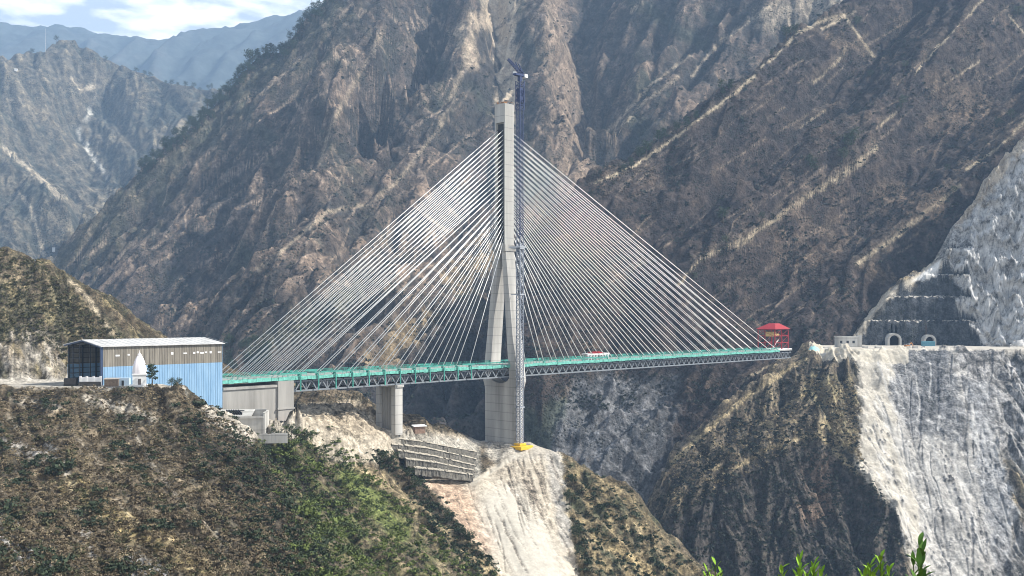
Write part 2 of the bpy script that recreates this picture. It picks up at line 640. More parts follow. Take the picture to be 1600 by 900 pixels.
# --- great rocky mountain behind the bridge, with the slope right of its ravine
sky_line = [(40, 480, 1420), (75, 432, 1440), (120, 388, 1460), (170, 338, 1490), (220, 290, 1520), (270, 240, 1545), (320, 190, 1565), (360, 147, 1580), (400, 102, 1590), (440, 77, 1600),
            (480, 46, 1605), (520, 12, 1610), (560, -25, 1620), (640, -80, 1650)]
top = [(640, -80, 1650), (760, -120, 1720), (900, -130, 1820), (1050, -120, 1820), (1200, -110, 1780), (1400, -100, 1750), (1700, -60, 1750)]
Cm = [sky_line, shift(sky_line, 90, 220), top, shift(top, 120, 350),
      [(100, 480, 1370), (140, 530, 1270), (230, 540, 1170)],
      [(180, 400, 1400), (250, 340, 1430), (330, 250, 1470), (400, 165, 1510), (470, 95, 1540)],
      [(210, 470, 1280), (300, 390, 1320), (360, 310, 1370), (420, 230, 1420), (470, 160, 1470), (520, 90, 1510)],
      # spur with the rocky facets
      [(620, 10, 1560), (590, 60, 1510), (555, 120, 1450), (525, 180, 1390), (505, 240, 1340), (470, 300, 1290), (420, 350, 1250)],
      [(590, 60, 1510), (600, 140, 1450), (610, 210, 1410)],
      # gully
      [(690, 20, 1620), (670, 100, 1580), (640, 170, 1520), (600, 240, 1460), (560, 295, 1410), (530, 318, 1370), (460, 365, 1300), (380, 430, 1230), (310, 500, 1170)],
      # middle spur
      [(750, 0, 1600), (735, 70, 1520), (715, 130, 1450), (690, 190, 1390), (640, 270, 1290), (570, 322, 1210), (512, 333, 1150), (450, 385, 1100), (390, 432, 1060), (345, 490, 1010)],
      # landslide chute
      [(778, -30, 1680), (785, 60, 1590), (790, 130, 1530), (785, 190, 1470), (760, 260, 1370), (720, 330, 1270), (660, 390, 1180), (600, 430, 1110)],
      [(345, 490, 1010), (420, 530, 950), (500, 560, 910), (620, 600, 870), (700, 640, 850)],
      [(520, 450, 1040), (600, 500, 960), (560, 540, 920)],
      [(740, 420, 1120), (730, 480, 1010), (720, 550, 910)],
      [(780, 360, 1180), (770, 440, 1060), (770, 530, 930), (760, 650, 850)],
      # lit spur right of the pylon
      [(850, -10, 1620), (870, 80, 1530), (885, 160, 1430), (890, 230, 1340), (895, 300, 1240), (930, 370, 1130), (960, 430, 1050), (900, 510, 960), (860, 560, 900), (850, 620, 860)],
      # ravine
      [(905, -40, 1760), (915, 60, 1670), (925, 150, 1570), (925, 220, 1480), (935, 290, 1380), (1000, 380, 1200), (1050, 470, 1050)],
      # slope right of the ravine
      [(1010, -20, 1640), (1000, 60, 1580), (990, 150, 1490), (960, 220, 1420)],
      [(1240, -30, 1560), (1190, 20, 1520), (1120, 90, 1460), (1050, 150, 1400), (980, 215, 1370), (930, 262, 1340)],
      [(1110, -20, 1620), (1080, 70, 1550), (1030, 140, 1480)],
      [(1330, -40, 1560), (1260, 60, 1500), (1150, 150, 1430), (1060, 240, 1330)],
      [(1050, 330, 1260), (1250, 200, 1350), (1500, 100, 1400), (1700, 100, 1450)],
      [(1050, 600, 900), (1200, 560, 900), (1400, 500, 950), (1700, 450, 980)],
      [(100, 650, 1100), (300, 620, 950), (600, 720, 800), (900, 800, 770), (1200, 760, 780), (1700, 700, 800)]]
T = Terrain(Cm, -60, 1420, 780, 2100, 900, 620, soft=10, step=22, scale=1.10)
px, py = T.PX, CY - T.base * F / T.Y
bz = (0.84, 0.55, 0.62)
T.erode(290, 56, 5, stripes=1.1, seed=12, bias=bz, gain=0.45)
T.erode(100, 20, 4, stripes=1.2, seed=33, bias=bz, gain=0.45)
wxx = 30 * fbm(T.X / 90, T.Y / 90, 3, 71)
u_, v_ = 0.8 * T.X + 0.6 * T.Y + wxx, -0.6 * T.X + 0.8 * T.Y + wxx
f1, f2, hc_ = worley(u_ / 105, v_ / 64, 29)
T.Z = T.Z + 30 * (0.45 - f1)
g1, g2, hc_ = worley(u_ / 40 + 3, v_ / 25, 31)
T.Z = T.Z + 9 * (0.45 - g1)
T.E = T.E + 0.9 * (0.42 - f1) + 0.5 * (0.42 - g1)
T.rough(110, 8, 4, kind='ridged', seed=27)
T.rough(40, 7, 4, kind='ridged', seed=21)
px, py = T.finish_py()
c, t = natural(T, 15, (0.044, 0.040, 0.037), (0.082, 0.066, 0.055), (0.23, 0.173, 0.13), 60, 0.52, -0.12)
gp_ = fbm((T.X + T.Z) / 85, (T.Y - T.Z) / 85, 5, 88, 0.6)
c = lay(c, smooth(0.08, 0.42, gp_) * 0.65, (0.040, 0.047, 0.034))
nz = fbm(T.X / 22, T.Y / 22, 4, 5)
nz2 = fbm((T.X + T.Z) / 9, (T.Y + T.Z) / 9, 3, 6)
# greener flank on the skyline side
c = lay(c, smooth(0.55, 0.0, np.clip(seg_dist(px, py, [(60, 440), (270, 250), (400, 110), (520, 20)]) / 130 + nz * 0.5, 0, 2)) * 0.5, (0.075, 0.078, 0.050))
# bare landslide and the dry ridge right of it
c = lay(c, poly_mask(px + nz * 22, py, [(745, -60), (800, -60), (806, 60), (812, 150), (800, 215), (775, 200), (782, 120), (770, 60)], 7), (0.40, 0.335, 0.25))
c = lay(c, smooth(24, 6, seg_dist(px, py, [(770, 20), (725, 50), (738, 95)]) + nz * 16) * 0.8, (0.36, 0.29, 0.21))
dry = smooth(46, 8, seg_dist(px, py, [(850, 0), (870, 80), (890, 160), (892, 230), (905, 290)]) + nz * 35)
c = lay(c, dry * 0.7, (0.25, 0.19, 0.14))
for ln, w, k in (([(512, 330), (455, 380), (400, 425)], 6, 0.7), ([(690, 195), (620, 285), (570, 320), (514, 331)], 5, 0.6), ([(600, 45), (560, 120), (520, 190), (500, 250)], 6, 0.6),
                 ([(740, 60), (715, 130), (690, 190)], 8, 0.6), ([(1240, -20), (1190, 20), (1120, 70), (1080, 120)], 4, 0.9), ([(1080, 85), (1020, 130), (950, 205)], 4, 0.7),
                 ([(1015, -5), (985, 18)], 3, 0.9), ([(1060, 120), (1000, 165), (945, 225)], 5, 0.6)):
    c = lay(c, smooth(w, w * 0.2, seg_dist(px, py, ln) + nz2 * 2 + np.clip(nz, 0, 1) * 4) * k, (0.31, 0.255, 0.185))
c = lay(c, smooth(30, 4, seg_dist(px, py, [(1200, 30), (1260, 10), (1320, 5)]) + nz * 22) * 0.6, (0.34, 0.29, 0.22))
# dry grass patches on the lower slope seen through the cables
for ln, w in (([(870, 540), (845, 525)], 34), ([(960, 505), (1010, 480)], 26), ([(720, 430), (770, 395)], 30), ([(600, 560), (660, 500)], 26), ([(960, 350), (985, 400)], 26), ([(1100, 520), (1130, 535)], 14)):
    c = lay(c, smooth(w, w * 0.3, seg_dist(px, py, ln) + nz * 40) * 0.8, (0.25, 0.19, 0.115))
c = lay(c, smooth(22, 8, seg_dist(px, py, [(390, 540), (500, 500), (560, 450)]) + nz * 20) * 0.6, (0.055, 0.063, 0.04))
st = rills(px, py, 1.0, 230, 5, (150, 900, -10, 480), lambda x, y: -1.1 if x < 560 else -0.75, (15, 80), (0.6, 1.8), 0.45)
st = np.maximum(st, rills(px, py, 1.0, 90, 9, (440, 700, 0, 330), lambda x, y: 0.75, (12, 60), (0.6, 1.8), 0.4))
c = lay(c, st * 0.75, (0.32, 0.25, 0.19))
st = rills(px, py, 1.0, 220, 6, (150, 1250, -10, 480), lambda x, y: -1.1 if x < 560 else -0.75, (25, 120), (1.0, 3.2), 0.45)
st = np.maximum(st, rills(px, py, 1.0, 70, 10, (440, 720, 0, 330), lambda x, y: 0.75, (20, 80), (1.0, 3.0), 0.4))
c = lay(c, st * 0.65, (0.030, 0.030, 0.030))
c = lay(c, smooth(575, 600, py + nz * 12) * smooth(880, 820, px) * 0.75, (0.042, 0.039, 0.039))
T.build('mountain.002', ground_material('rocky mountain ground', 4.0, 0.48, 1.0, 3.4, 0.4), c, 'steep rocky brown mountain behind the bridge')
T_MID = T

# --- dark scrubby mountain on the right, down to the gorge
k1 = [(870, 330, 1030), (900, 303, 1040), (935, 285, 1055), (990, 258, 1080), (1040, 225, 1105), (1090, 187, 1130), (1140, 150, 1155), (1180, 115, 1180), (1215, 83, 1200), (1250, 52, 1220),
      (1290, 30, 1235), (1335, 18, 1250), (1380, -40, 1290), (1460, -100, 1340), (1800, -160, 1450)]
k2 = [(1040, 470, 905), (1080, 420, 935), (1110, 395, 952), (1150, 380, 965), (1215, 340, 1000), (1280, 295, 1030), (1340, 255, 1055), (1380, 200, 1090), (1430, 130, 1130), (1480, 65, 1165), (1545, -15, 1215), (1640, -80, 1260)]
k3 = [(1330, 422, 950), (1400, 370, 975), (1450, 325, 995), (1500, 290, 1010), (1560, 240, 1030), (1600, 190, 1052), (1700, 90, 1095), (1800, 30, 1120)]
Em = [k1, shift(k1, 150, 130), k2, k3,
      [(930, 340, 1028), (1010, 400, 995), (1040, 390, 1018), (1100, 340, 1058), (1160, 290, 1094), (1250, 205, 1152), (1320, 130, 1200), (1370, 60, 1245), (1440, -20, 1305)],
      [(1040, 300, 1055), (1110, 240, 1090), (1170, 190, 1122), (1240, 120, 1172), (1290, 70, 1206)],
      [(1000, 330, 1045), (1060, 300, 1070)],
      [(1090, 470, 928), (1160, 440, 962), (1230, 390, 996), (1300, 340, 1029), (1400, 265, 1078), (1500, 165, 1136), (1600, 60, 1202), (1700, -40, 1260)],
      [(1230, 480, 922), (1290, 430, 948), (1350, 395, 968), (1440, 310, 1010)],
      [(1000, 470, 940), (1050, 510, 910), (1120, 545, 890), (1200, 555, 880), (1260, 550, 885), (1310, 500, 915), (1360, 460, 940)],
      [(1420, 430, 962), (1500, 380, 972), (1600, 330, 982), (1800, 300, 990)],
      [(960, 420, 985), (930, 490, 930), (900, 550, 890)],
      # gorge walls
      [(840, 600, 865), (880, 590, 880), (960, 580, 890), (1060, 580, 885), (1150, 590, 870)],
      [(820, 700, 850), (870, 680, 848), (960, 690, 842), (1050, 680, 835), (1130, 660, 840)],
      [(840, 790, 800), (900, 790, 800), (990, 800, 800), (1070, 760, 800), (1160, 740, 800)],
      [(800, 900, 740), (1000, 920, 730), (1200, 900, 730), (1500, 800, 760), (1800, 700, 800)],
      [(1250, 620, 850), (1400, 560, 900), (1800, 480, 950)]]
T = Terrain(Em, 790, 1700, 730, 1480, 760, 780, soft=8, step=20)
low = smooth(560, 620, CY - T.base * F / T.Y)
bz = (0.93, 0.36, 0.72 * 1.0)
T.erode(150, 20, 5, stripes=1.0, seed=41, mask=1 - 0.3 * low, bias=bz, gain=0.45)
T.erode(50, 8, 4, stripes=1.2, seed=44, bias=bz, gain=0.45)
pyb = CY - T.base * F / T.Y
CREST = [[(930, 287), (990, 259), (1040, 226), (1090, 188), (1140, 152), (1180, 117), (1215, 85), (1250, 54)], [(1060, 445), (1085, 415), (1112, 394), (1150, 380), (1215, 340), (1280, 295), (1340, 256), (1380, 200)],
         [(1430, 128), (1480, 66), (1535, -5)], [(1330, 420), (1400, 370), (1450, 326), (1500, 290), (1560, 240), (1600, 192)]]
for ln in CREST:
    T.Z = T.Z + 9.0 * np.clip(1 - seg_dist(T.PX, pyb, ln) / 16, 0, 1)
T.rough(30, 6, 4, kind='ridged', seed=51, mask=1 + 0.8 * low)
px, py = T.finish_py()
c, t = natural(T, 25, (0.034, 0.028, 0.027), (0.052, 0.041, 0.036), (0.100, 0.074, 0.055), 70, 0.45, -0.1)
nz = fbm(T.X / 16, T.Y / 16, 4, 5)
nz2 = fbm((T.X + T.Z) / 6, (T.Y + T.Z) / 6, 3, 6)
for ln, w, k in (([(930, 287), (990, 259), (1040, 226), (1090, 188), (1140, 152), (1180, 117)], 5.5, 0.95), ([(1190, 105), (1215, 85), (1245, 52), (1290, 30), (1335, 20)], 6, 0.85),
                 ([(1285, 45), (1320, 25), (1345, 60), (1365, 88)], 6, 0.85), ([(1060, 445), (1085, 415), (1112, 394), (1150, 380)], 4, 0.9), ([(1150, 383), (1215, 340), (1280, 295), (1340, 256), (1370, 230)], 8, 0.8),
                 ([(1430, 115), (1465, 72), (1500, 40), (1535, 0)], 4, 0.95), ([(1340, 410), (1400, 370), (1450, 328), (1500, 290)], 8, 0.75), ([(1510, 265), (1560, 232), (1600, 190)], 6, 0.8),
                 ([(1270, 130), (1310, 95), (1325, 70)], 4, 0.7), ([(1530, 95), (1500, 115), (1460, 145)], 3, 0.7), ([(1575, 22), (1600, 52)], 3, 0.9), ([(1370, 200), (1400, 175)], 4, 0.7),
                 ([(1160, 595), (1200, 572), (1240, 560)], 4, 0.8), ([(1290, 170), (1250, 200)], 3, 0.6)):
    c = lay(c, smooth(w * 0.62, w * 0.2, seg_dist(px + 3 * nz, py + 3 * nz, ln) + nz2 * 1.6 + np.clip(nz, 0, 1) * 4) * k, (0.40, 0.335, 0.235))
    c = lay(c, smooth(w * 2.4, w * 0.5, seg_dist(px + 3, py + 3, ln) + nz * 16) * 0.18, (0.19, 0.15, 0.105))  # faint tan band imitates the sunlit side of each crest
for ln, w in (([(1300, 60), (1345, 75)], 16), ([(1380, 300), (1460, 330)], 30), ([(1390, 440), (1365, 425)], 14), ([(1240, 330), (1310, 380)], 22), ([(1470, 190), (1540, 160)], 24), ([(880, 620), (915, 590)], 8), ([(1470, 130), (1560, 200)], 40)):
    c = lay(c, smooth(w, w * 0.3, seg_dist(px, py, ln) + nz * 26) * 0.5, (0.15, 0.112, 0.08))
# grey rock walls of the gorge
wall = poly_mask(px + nz * 30, py + nz * 12, [(860, 640), (900, 585), (1060, 590), (1040, 700), (1010, 800), (900, 790), (850, 720)], 14)
rk = fbm((T.X + T.Y) / 7, T.Z / 16, 4, 77)
tone, crack = joints(T, 11, 77)
c = lay(c, wall * smooth(-0.7, -0.1, rk + nz * 0.4) * 0.95, (0.135, 0.137, 0.142))
c = np.where((wall > 0.3)[..., None], c * (0.6 + 0.8 * tone[..., None]), c)
c = lay(c, wall * crack * 0.7, (0.06, 0.06, 0.06))
c = lay(c, smooth(22, 8, seg_dist(px, py, [(820, 650), (850, 690), (870, 640)]) + nz * 20) * 0.7, (0.05, 0.062, 0.045))
st = rills(px, py, 1.0, 190, 7, (1000, 1650, -10, 480), lambda x, y: -1.35, (12, 70), (0.5, 1.6), 0.4)
c = lay(c, st * 0.6, (0.24, 0.19, 0.14))
st = rills(px, py, 1.0, 120, 8, (1000, 1700, -10, 480), lambda x, y: -1.35, (20, 90), (1.0, 3.0), 0.4)
c = lay(c, st * 0.5, (0.035, 0.033, 0.033))
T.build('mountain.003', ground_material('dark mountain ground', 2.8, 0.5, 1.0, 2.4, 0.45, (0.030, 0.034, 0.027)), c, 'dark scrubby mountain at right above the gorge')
T_RIGHT = T

# --- rock shoulder with the tunnels, its platform and the scree below
PLAT = -29.5
Fm = [
    [(1255, 600, 850), (1275, 560, 865), (1310, 545, 885), (1335, 532, 900), (1362, 488, 915), (1385, 458, 925), (1430, 430, 930), (1466, 408, 935), (1482, 372, 938), (1510, 330, 940), (1540, 288, 945), (1600, 213, 955), (1700, 110, 970), (1900, -20, 1000)],
    [(1255, 720, 960), (1362, 600, 1000), (1466, 520, 1010), (1600, 400, 1030), (1900, 200, 1080)],
    [(1400, 480, 890), (1440, 470, 885), (1480, 440, 890)],
    [(1490, 470, 893), (1510, 400, 912), (1550, 330, 925)],
    [(1530, 530, 872), (1560, 470, 885), (1600, 400, 895), (1640, 300, 915)],
    [(1575, 545, 855), (1620, 500, 860), (1700, 440, 865), (1900, 360, 870)],
    # platform edge
    [(1266, 553, 812), (1300, 548, 802), (1360, 546, 800), (1430, 546, 800), (1500, 547, 796), (1560, 552, 800)],
    # back silhouette down to the gorge
    [(1266, 553, 812), (1235, 575, 802), (1200, 598, 790), (1165, 622, 778), (1130, 650, 765), (1090, 685, 752), (1050, 722, 740), (1018, 775, 727), (1000, 820, 715), (985, 880, 700)],
    [(1266, 640, 900), (1200, 690, 860), (1130, 740, 830), (1050, 800, 800), (985, 950, 760)],
    # inner hollow
    [(1255, 605, 775), (1225, 645, 752), (1175, 680, 735), (1120, 725, 715), (1060, 790, 695)],
    # front ridge
    [(1335, 575, 778), (1312, 610, 760), (1296, 645, 738), (1277, 678, 712), (1245, 686, 704), (1195, 702, 694), (1150, 730, 684), (1100, 768, 672), (1050, 805, 662), (1015, 850, 655)],
    [(1277, 678, 712), (1305, 705, 700), (1338, 738, 688), (1370, 755, 680), (1398, 795, 664), (1415, 850, 645), (1430, 920, 620)],
    # dark face
    [(1270, 760, 690), (1250, 830, 655), (1230, 900, 620)],
    [(1180, 780, 675), (1150, 850, 645), (1130, 920, 615)],
    [(1340, 820, 665), (1350, 900, 625)],
    [(1080, 850, 645), (1040, 920, 620)],
    # scree
    [(1350, 600, 770), (1350, 660, 735), (1352, 725, 700)],
    [(1420, 600, 772), (1430, 680, 732), (1440, 760, 695), (1450, 840, 660), (1460, 930, 620)],
    [(1500, 600, 770), (1510, 700, 722), (1520, 800, 680), (1530, 930, 630)],
    [(1570, 600, 775), (1600, 680, 735), (1575, 740, 705), (1600, 800, 680), (1620, 930, 640)],
    [(1640, 560, 800), (1680, 640, 750), (1750, 760, 700), (1900, 900, 660)],
    [(1100, 1050, 560), (1300, 1050, 560), (1500, 1050, 570), (1900, 1050, 590)],
]
T = Terrain(Fm, 960, 1760, 560, 1050, 820, 640, soft=5, step=16)
px0, py0 = T.PX, CY - T.base * F / T.Y
nzb = fbm(T.X / 14, T.Y / 14, 4, 5)
scree = poly_mask(px0 + nzb * 18, py0, [(1335, 540), (1560, 540), (1580, 620), (1560, 700), (1590, 800), (1560, 960), (1440, 960), (1405, 800), (1340, 735), (1345, 640)], 10)
rockm = smooth(1440, 1520, px0) * (T.Y > 840) + poly_mask(px0, py0, [(1545, 545), (1800, 500), (1800, 760), (1600, 740), (1570, 680), (1590, 620)], 14)
rockm = np.clip(rockm, 0, 1)
T.erode(58, 8.5, 5, stripes=1.2, seed=61, mask=(1 - 0.8 * scree))
T.erode(22, 2.4, 4, stripes=1.3, seed=63, mask=1 - 0.97 * scree)
T.rough(34, 7.0, 6, seed=65, mask=scree, gain=0.52)
pits = smooth(-0.15, 0.3, fbm(T.X / 16, T.Y / 16, 3, 67)) * (0.35 + 0.65 * smooth(640, 690, py0)) * scree
wf1, wf2, wh = worley(T.X / 3.4, T.Y / 3.4, 68)
T.Z = T.Z + pits * np.clip(0.42 - wf1, 0, 1) * 4.0 * (wh > 0.35)
T.rough(22, 5.5, 5, kind='ridged', seed=71, mask=(1 - 0.98 * scree) * (0.35 - 0.15 * rockm))
tone, crack = joints(T, 13, 73)
jn = ridged(T.X / 22 + 0.25 * T.base / 22, T.base / 22 - 0.3 * T.X / 22, 4, 73, 0.5)
push = ((jn - jn.mean()) * 15 + (tone - 0.5) * 1.6 - crack * 1.0) * rockm * smooth(0.6, 1.2, np.hypot(T.GX, T.GY))
T.rough(8, 1.2, 4, kind='ridged', seed=72, mask=(0.4 + rockm) * (1 - 0.9 * scree))
for ln, hh in (([(1312, 612), (1296, 646), (1278, 678), (1306, 706), (1338, 738), (1398, 795), (1415, 850)], 9), ([(1278, 679), (1245, 687), (1195, 703), (1150, 731), (1100, 768), (1050, 805)], 10), ([(1262, 557), (1200, 598), (1130, 650), (1050, 722)], 6)):
    T.Z = T.Z + hh * np.clip(1 - seg_dist(T.PX, py0, ln) / 22, 0, 1) * (1 - scree)
lean = lambda x, y: 0.5 if x < 1400 else 0.05 + 0.30 * float(smooth(640, 760, y))
sr = rills(T.PX, py0, scree, 70, 21, (1345, 1560, 548, 840), lean, (25, 130), (0.7, 2.2), 0.14)
T.Z = T.Z - sr * 1.0
# railway platform and the benched rock cutting above it
edge = 802 + 5 * fbm(T.PX / 30, T.PX * 0, 3, 9) + 10 * smooth(1320, 1264, T.PX)
on = (T.PX > 1264) & (T.Y > edge) & (T.Y < 892 - 0.36 * np.clip(T.PX - 1472, 0, 110))
back = T.Y - (892 - 0.36 * np.clip(T.PX - 1472, 0, 110)) + 1.5 * nzb
prof = np.full_like(T.Y, PLAT)
for s, h in ((0.0, 21.0), (8.0, 22.0), (17.0, 20.0), (26.0, 26.0), (40.0, 60.0), (46.0, 600.0)):
    prof += np.clip((back - s) / 2.2, 0, 1) * h
cutz = T.PX > 1330
fill = on & (T.Z < PLAT) & (T.PX < 1600)
T.Z = np.where(fill, PLAT + 0.4 * nzb, T.Z)
cut = cutz & (T.Y > edge) & (T.Z > prof) & (T.PX < 1578)
jag = (ridged(T.X / 9, T.Y / 5, 4, 12) * 3.2 - 1.0 + 0.8 * nzb) * (back > 0)
T.Z = np.where(cut, np.minimum(T.Z, prof + jag), T.Z)
T.Z = np.where((T.PX > 1264) & (T.PX <= 1330) & on, np.minimum(T.Z, PLAT + 0.4 * nzb), T.Z)
px, py = T.finish_py()
nx_, ny_, nz_ = T.normals()
c, t = natural(T, 35, (0.055, 0.050, 0.040), (0.10, 0.083, 0.062), (0.25, 0.205, 0.13), 30, 0.40, -0.02)
nz = fbm(T.X / 9, T.Y / 9, 4, 5)
nz2 = fbm((T.X + T.Z) / 4, (T.Y + T.Z) / 4, 3, 6)
# face below the front ridge, its shade put into a near-black colour
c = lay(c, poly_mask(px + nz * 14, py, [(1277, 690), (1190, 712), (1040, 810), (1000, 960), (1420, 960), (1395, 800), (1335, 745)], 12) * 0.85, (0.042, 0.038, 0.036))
c = lay(c, smooth(34, 6, seg_dist(px, py, [(1280, 735), (1285, 790), (1270, 800)]) + nz * 26) * 0.8, (0.16, 0.115, 0.085))
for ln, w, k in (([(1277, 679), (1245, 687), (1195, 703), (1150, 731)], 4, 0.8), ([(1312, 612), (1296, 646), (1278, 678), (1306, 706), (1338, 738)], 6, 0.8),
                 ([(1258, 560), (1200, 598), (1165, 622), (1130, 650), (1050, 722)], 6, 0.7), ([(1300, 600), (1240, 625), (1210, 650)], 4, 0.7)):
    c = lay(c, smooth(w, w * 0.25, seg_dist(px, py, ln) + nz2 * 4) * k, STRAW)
c = lay(c, poly_mask(px + nz * 16, py, [(1268, 585), (1335, 590), (1345, 720), (1300, 690), (1290, 640), (1250, 615)], 10) * smooth(-0.4, 0.25, t) * 0.7, (0.27, 0.235, 0.13))
# grey jointed rock of the shoulder and of the crag beside the scree
jr = fbm((T.X + 0.2 * T.Z) / 12.0, (T.Z + 0.25 * T.Y - 0.3 * T.X) / 6.0, 5, 81, 0.65)
rockn = rockm * smooth(-0.55, -0.1, jr + 0.3 * nz)
c = lay(c, rockn * 0.95, (0.47, 0.465, 0.45))
c = np.where((rockn > 0.4)[..., None], c * (0.75 + 0.5 * tone[..., None]), c)
c = lay(c, rockn * smooth(0.1, 0.5, fbm((T.X + 0.5 * T.Z) / 16, (T.Z - 0.4 * T.X) / 9, 5, 84, 0.65)) * 0.7, (0.16, 0.16, 0.162))
c = lay(c, rockn * smooth(0.05, 0.45, fbm((T.X + 0.7 * T.Z) / 10, (T.Z - 0.5 * T.X) / 5, 5, 85, 0.65)) * 0.6, (0.52, 0.515, 0.50))
c = lay(c, rockn * crack * 0.55, (0.10, 0.10, 0.10))
c = lay(c, smooth(20, 6, seg_dist(px, py, [(1500, 335), (1540, 285), (1600, 215)]) + nz * 18) * 0.7, (0.40, 0.32, 0.22))
# scree: pale tan on the left, blue grey in the middle
streaky = 0.6 * fbm(px / 19.0 + 0.5 * nz + (py - 540) / 130, py / 110.0, 5, 55, 0.6) + 0.5 * fbm(T.X / 9, T.Y / 9, 4, 56, 0.6)
sc = poly_mask(px + nz * 14 + 8 * nz2, py + 6 * nz2, [(1335, 540), (1555, 540), (1585, 620), (1560, 700), (1590, 800), (1560, 960), (1440, 960), (1405, 800), (1340, 735), (1345, 640)], 6)
c = lay(c, sc, (0.40, 0.37, 0.315))
big = fbm(T.X / 26 + 0.5 * nz, T.Z / 60, 4, 58)
rub = fbm(T.X / 2.4, T.Y / 2.4, 3, 59)
ws = 14 * nz + 16 * fbm(px / 30, py / 60, 3, 93)
c = lay(c, sc * smooth(1392, 1404, px + ws * 0.6 - 0.22 * np.clip(py - 640, 0, 400)) * 0.85, (0.315, 0.305, 0.288))
c = lay(c, sc * poly_mask(px + ws, py + ws * 1.5, [(1396, 535), (1480, 535), (1495, 600), (1512, 670), (1505, 700), (1470, 690), (1415, 668), (1398, 630)], 5) * (0.75 + 0.25 * smooth(-0.2, 0.3, streaky)), (0.145, 0.147, 0.152))
c = lay(c, sc * poly_mask(px + ws, py, [(1432, 535), (1470, 535), (1478, 640), (1445, 650)], 5) * 0.7, (0.092, 0.096, 0.104))
c = lay(c, sc * smooth(0.0, 0.35, streaky) * smooth(590, 690, py) * smooth(1535, 1500, px) * 0.7, (0.43, 0.415, 0.385))
c = lay(c, sc * poly_mask(px + ws, py, [(1500, 590), (1560, 590), (1550, 690), (1600, 780), (1560, 960), (1540, 800), (1525, 700)], 8) * 0.75, (0.215, 0.22, 0.228))
crag = poly_mask(px + 1.6 * ws, py + ws, [(1490, 540), (1620, 540), (1620, 720), (1570, 715), (1548, 640), (1555, 600), (1510, 590)], 7)
crag = np.maximum(crag, poly_mask(px + 1.6 * ws, py + ws, [(1620, 790), (1590, 830), (1545, 900), (1560, 960), (1640, 960)], 7))
c = lay(c, crag * 0.9, (0.20, 0.195, 0.19))
c = np.where((crag > 0.4)[..., None], c * (0.45 + 1.0 * tone[..., None]), c)
c = lay(c, crag * crack * 0.8, (0.06, 0.058, 0.055))
pm = pits * (wh > 0.35)
c = lay(c, pm * smooth(0.40, 0.2, wf1) * 0.8, (0.13, 0.13, 0.13))
c = lay(c, np.clip(sr, 0, 1) * 0.55 * (py > 548), (0.14, 0.14, 0.145))
sr2 = rills(px, py, scree, 60, 22, (1345, 1560, 548, 820), lean, (30, 140), (0.8, 2.4), 0.14)
c = lay(c, sr2 * 0.55 * (py > 548), (0.46, 0.45, 0.43))
# platform
plat = (np.abs(T.Z - PLAT) < 1.3) & (T.PX > 1262) & (T.Y > edge - 3) & (T.Y < 896)
c = np.where(plat[..., None], col3((0.43, 0.40, 0.35)) * (1 + 0.25 * nz[..., None]), c)
lip = (T.PX > 1264) & (T.PX < 1420) & (T.Y > edge - 14) & (T.Y <= edge)
c = lay(c, lip * 0.8, (0.50, 0.455, 0.37))
# benched cutting: near-black faces with grey streaks, pale where level
cutm = (cut & (back > -1)).astype(float)
stain = fbm(T.X / 3.0, T.Z / 22, 4, 91)
c = lay(c, cutm, (0.042, 0.045, 0.050))
c = lay(c, cutm * smooth(0.25, 0.6, stain) * 0.45, (0.22, 0.22, 0.22))
bench = cutm * smooth(0.62, 0.85, nz_)
c = lay(c, bench * 0.85, (0.50, 0.47, 0.42))
push = np.where(cut | plat, 0, push)
T.Y = T.Y - push * 0.9
T.X = T.X - push * 0.35
PORTALS = [(1395, 12.4, 890.0), (1450, 11.0, 890.0)]          # photo column, outer width, depth of the face
hole = np.zeros(T.X.shape, bool)
for qx, wd, qy in PORTALS:
    hx = (qx - CX) * qy / F
    hole |= (np.abs(T.X - hx) < wd * 0.42) & (T.Y > 879) & (T.Y < 925) & (T.Z < PLAT + wd * 0.78) & (T.Z > PLAT + 0.55)
c = lay(c, (T.Y > 880) * smooth(8, 3, seg_dist(px, py, [(1338, 531), (1362, 488), (1385, 461), (1430, 436), (1466, 411)]) + nz * 5) * 0.9, (0.45, 0.40, 0.32))
c = lay(c, (T.Y > 880) * poly_mask(px, py, [(1424, 440), (1470, 405), (1464, 430), (1440, 438)], 2), (0.60, 0.59, 0.56))
T.build('hill', ground_material('shoulder ground', 1.8, 0.6, 1.0, 1.3, 0.4, pale_contrast=0.26), c, 'rock shoulder with the tunnel platform and pale scree below it', hole)
T_SH = T

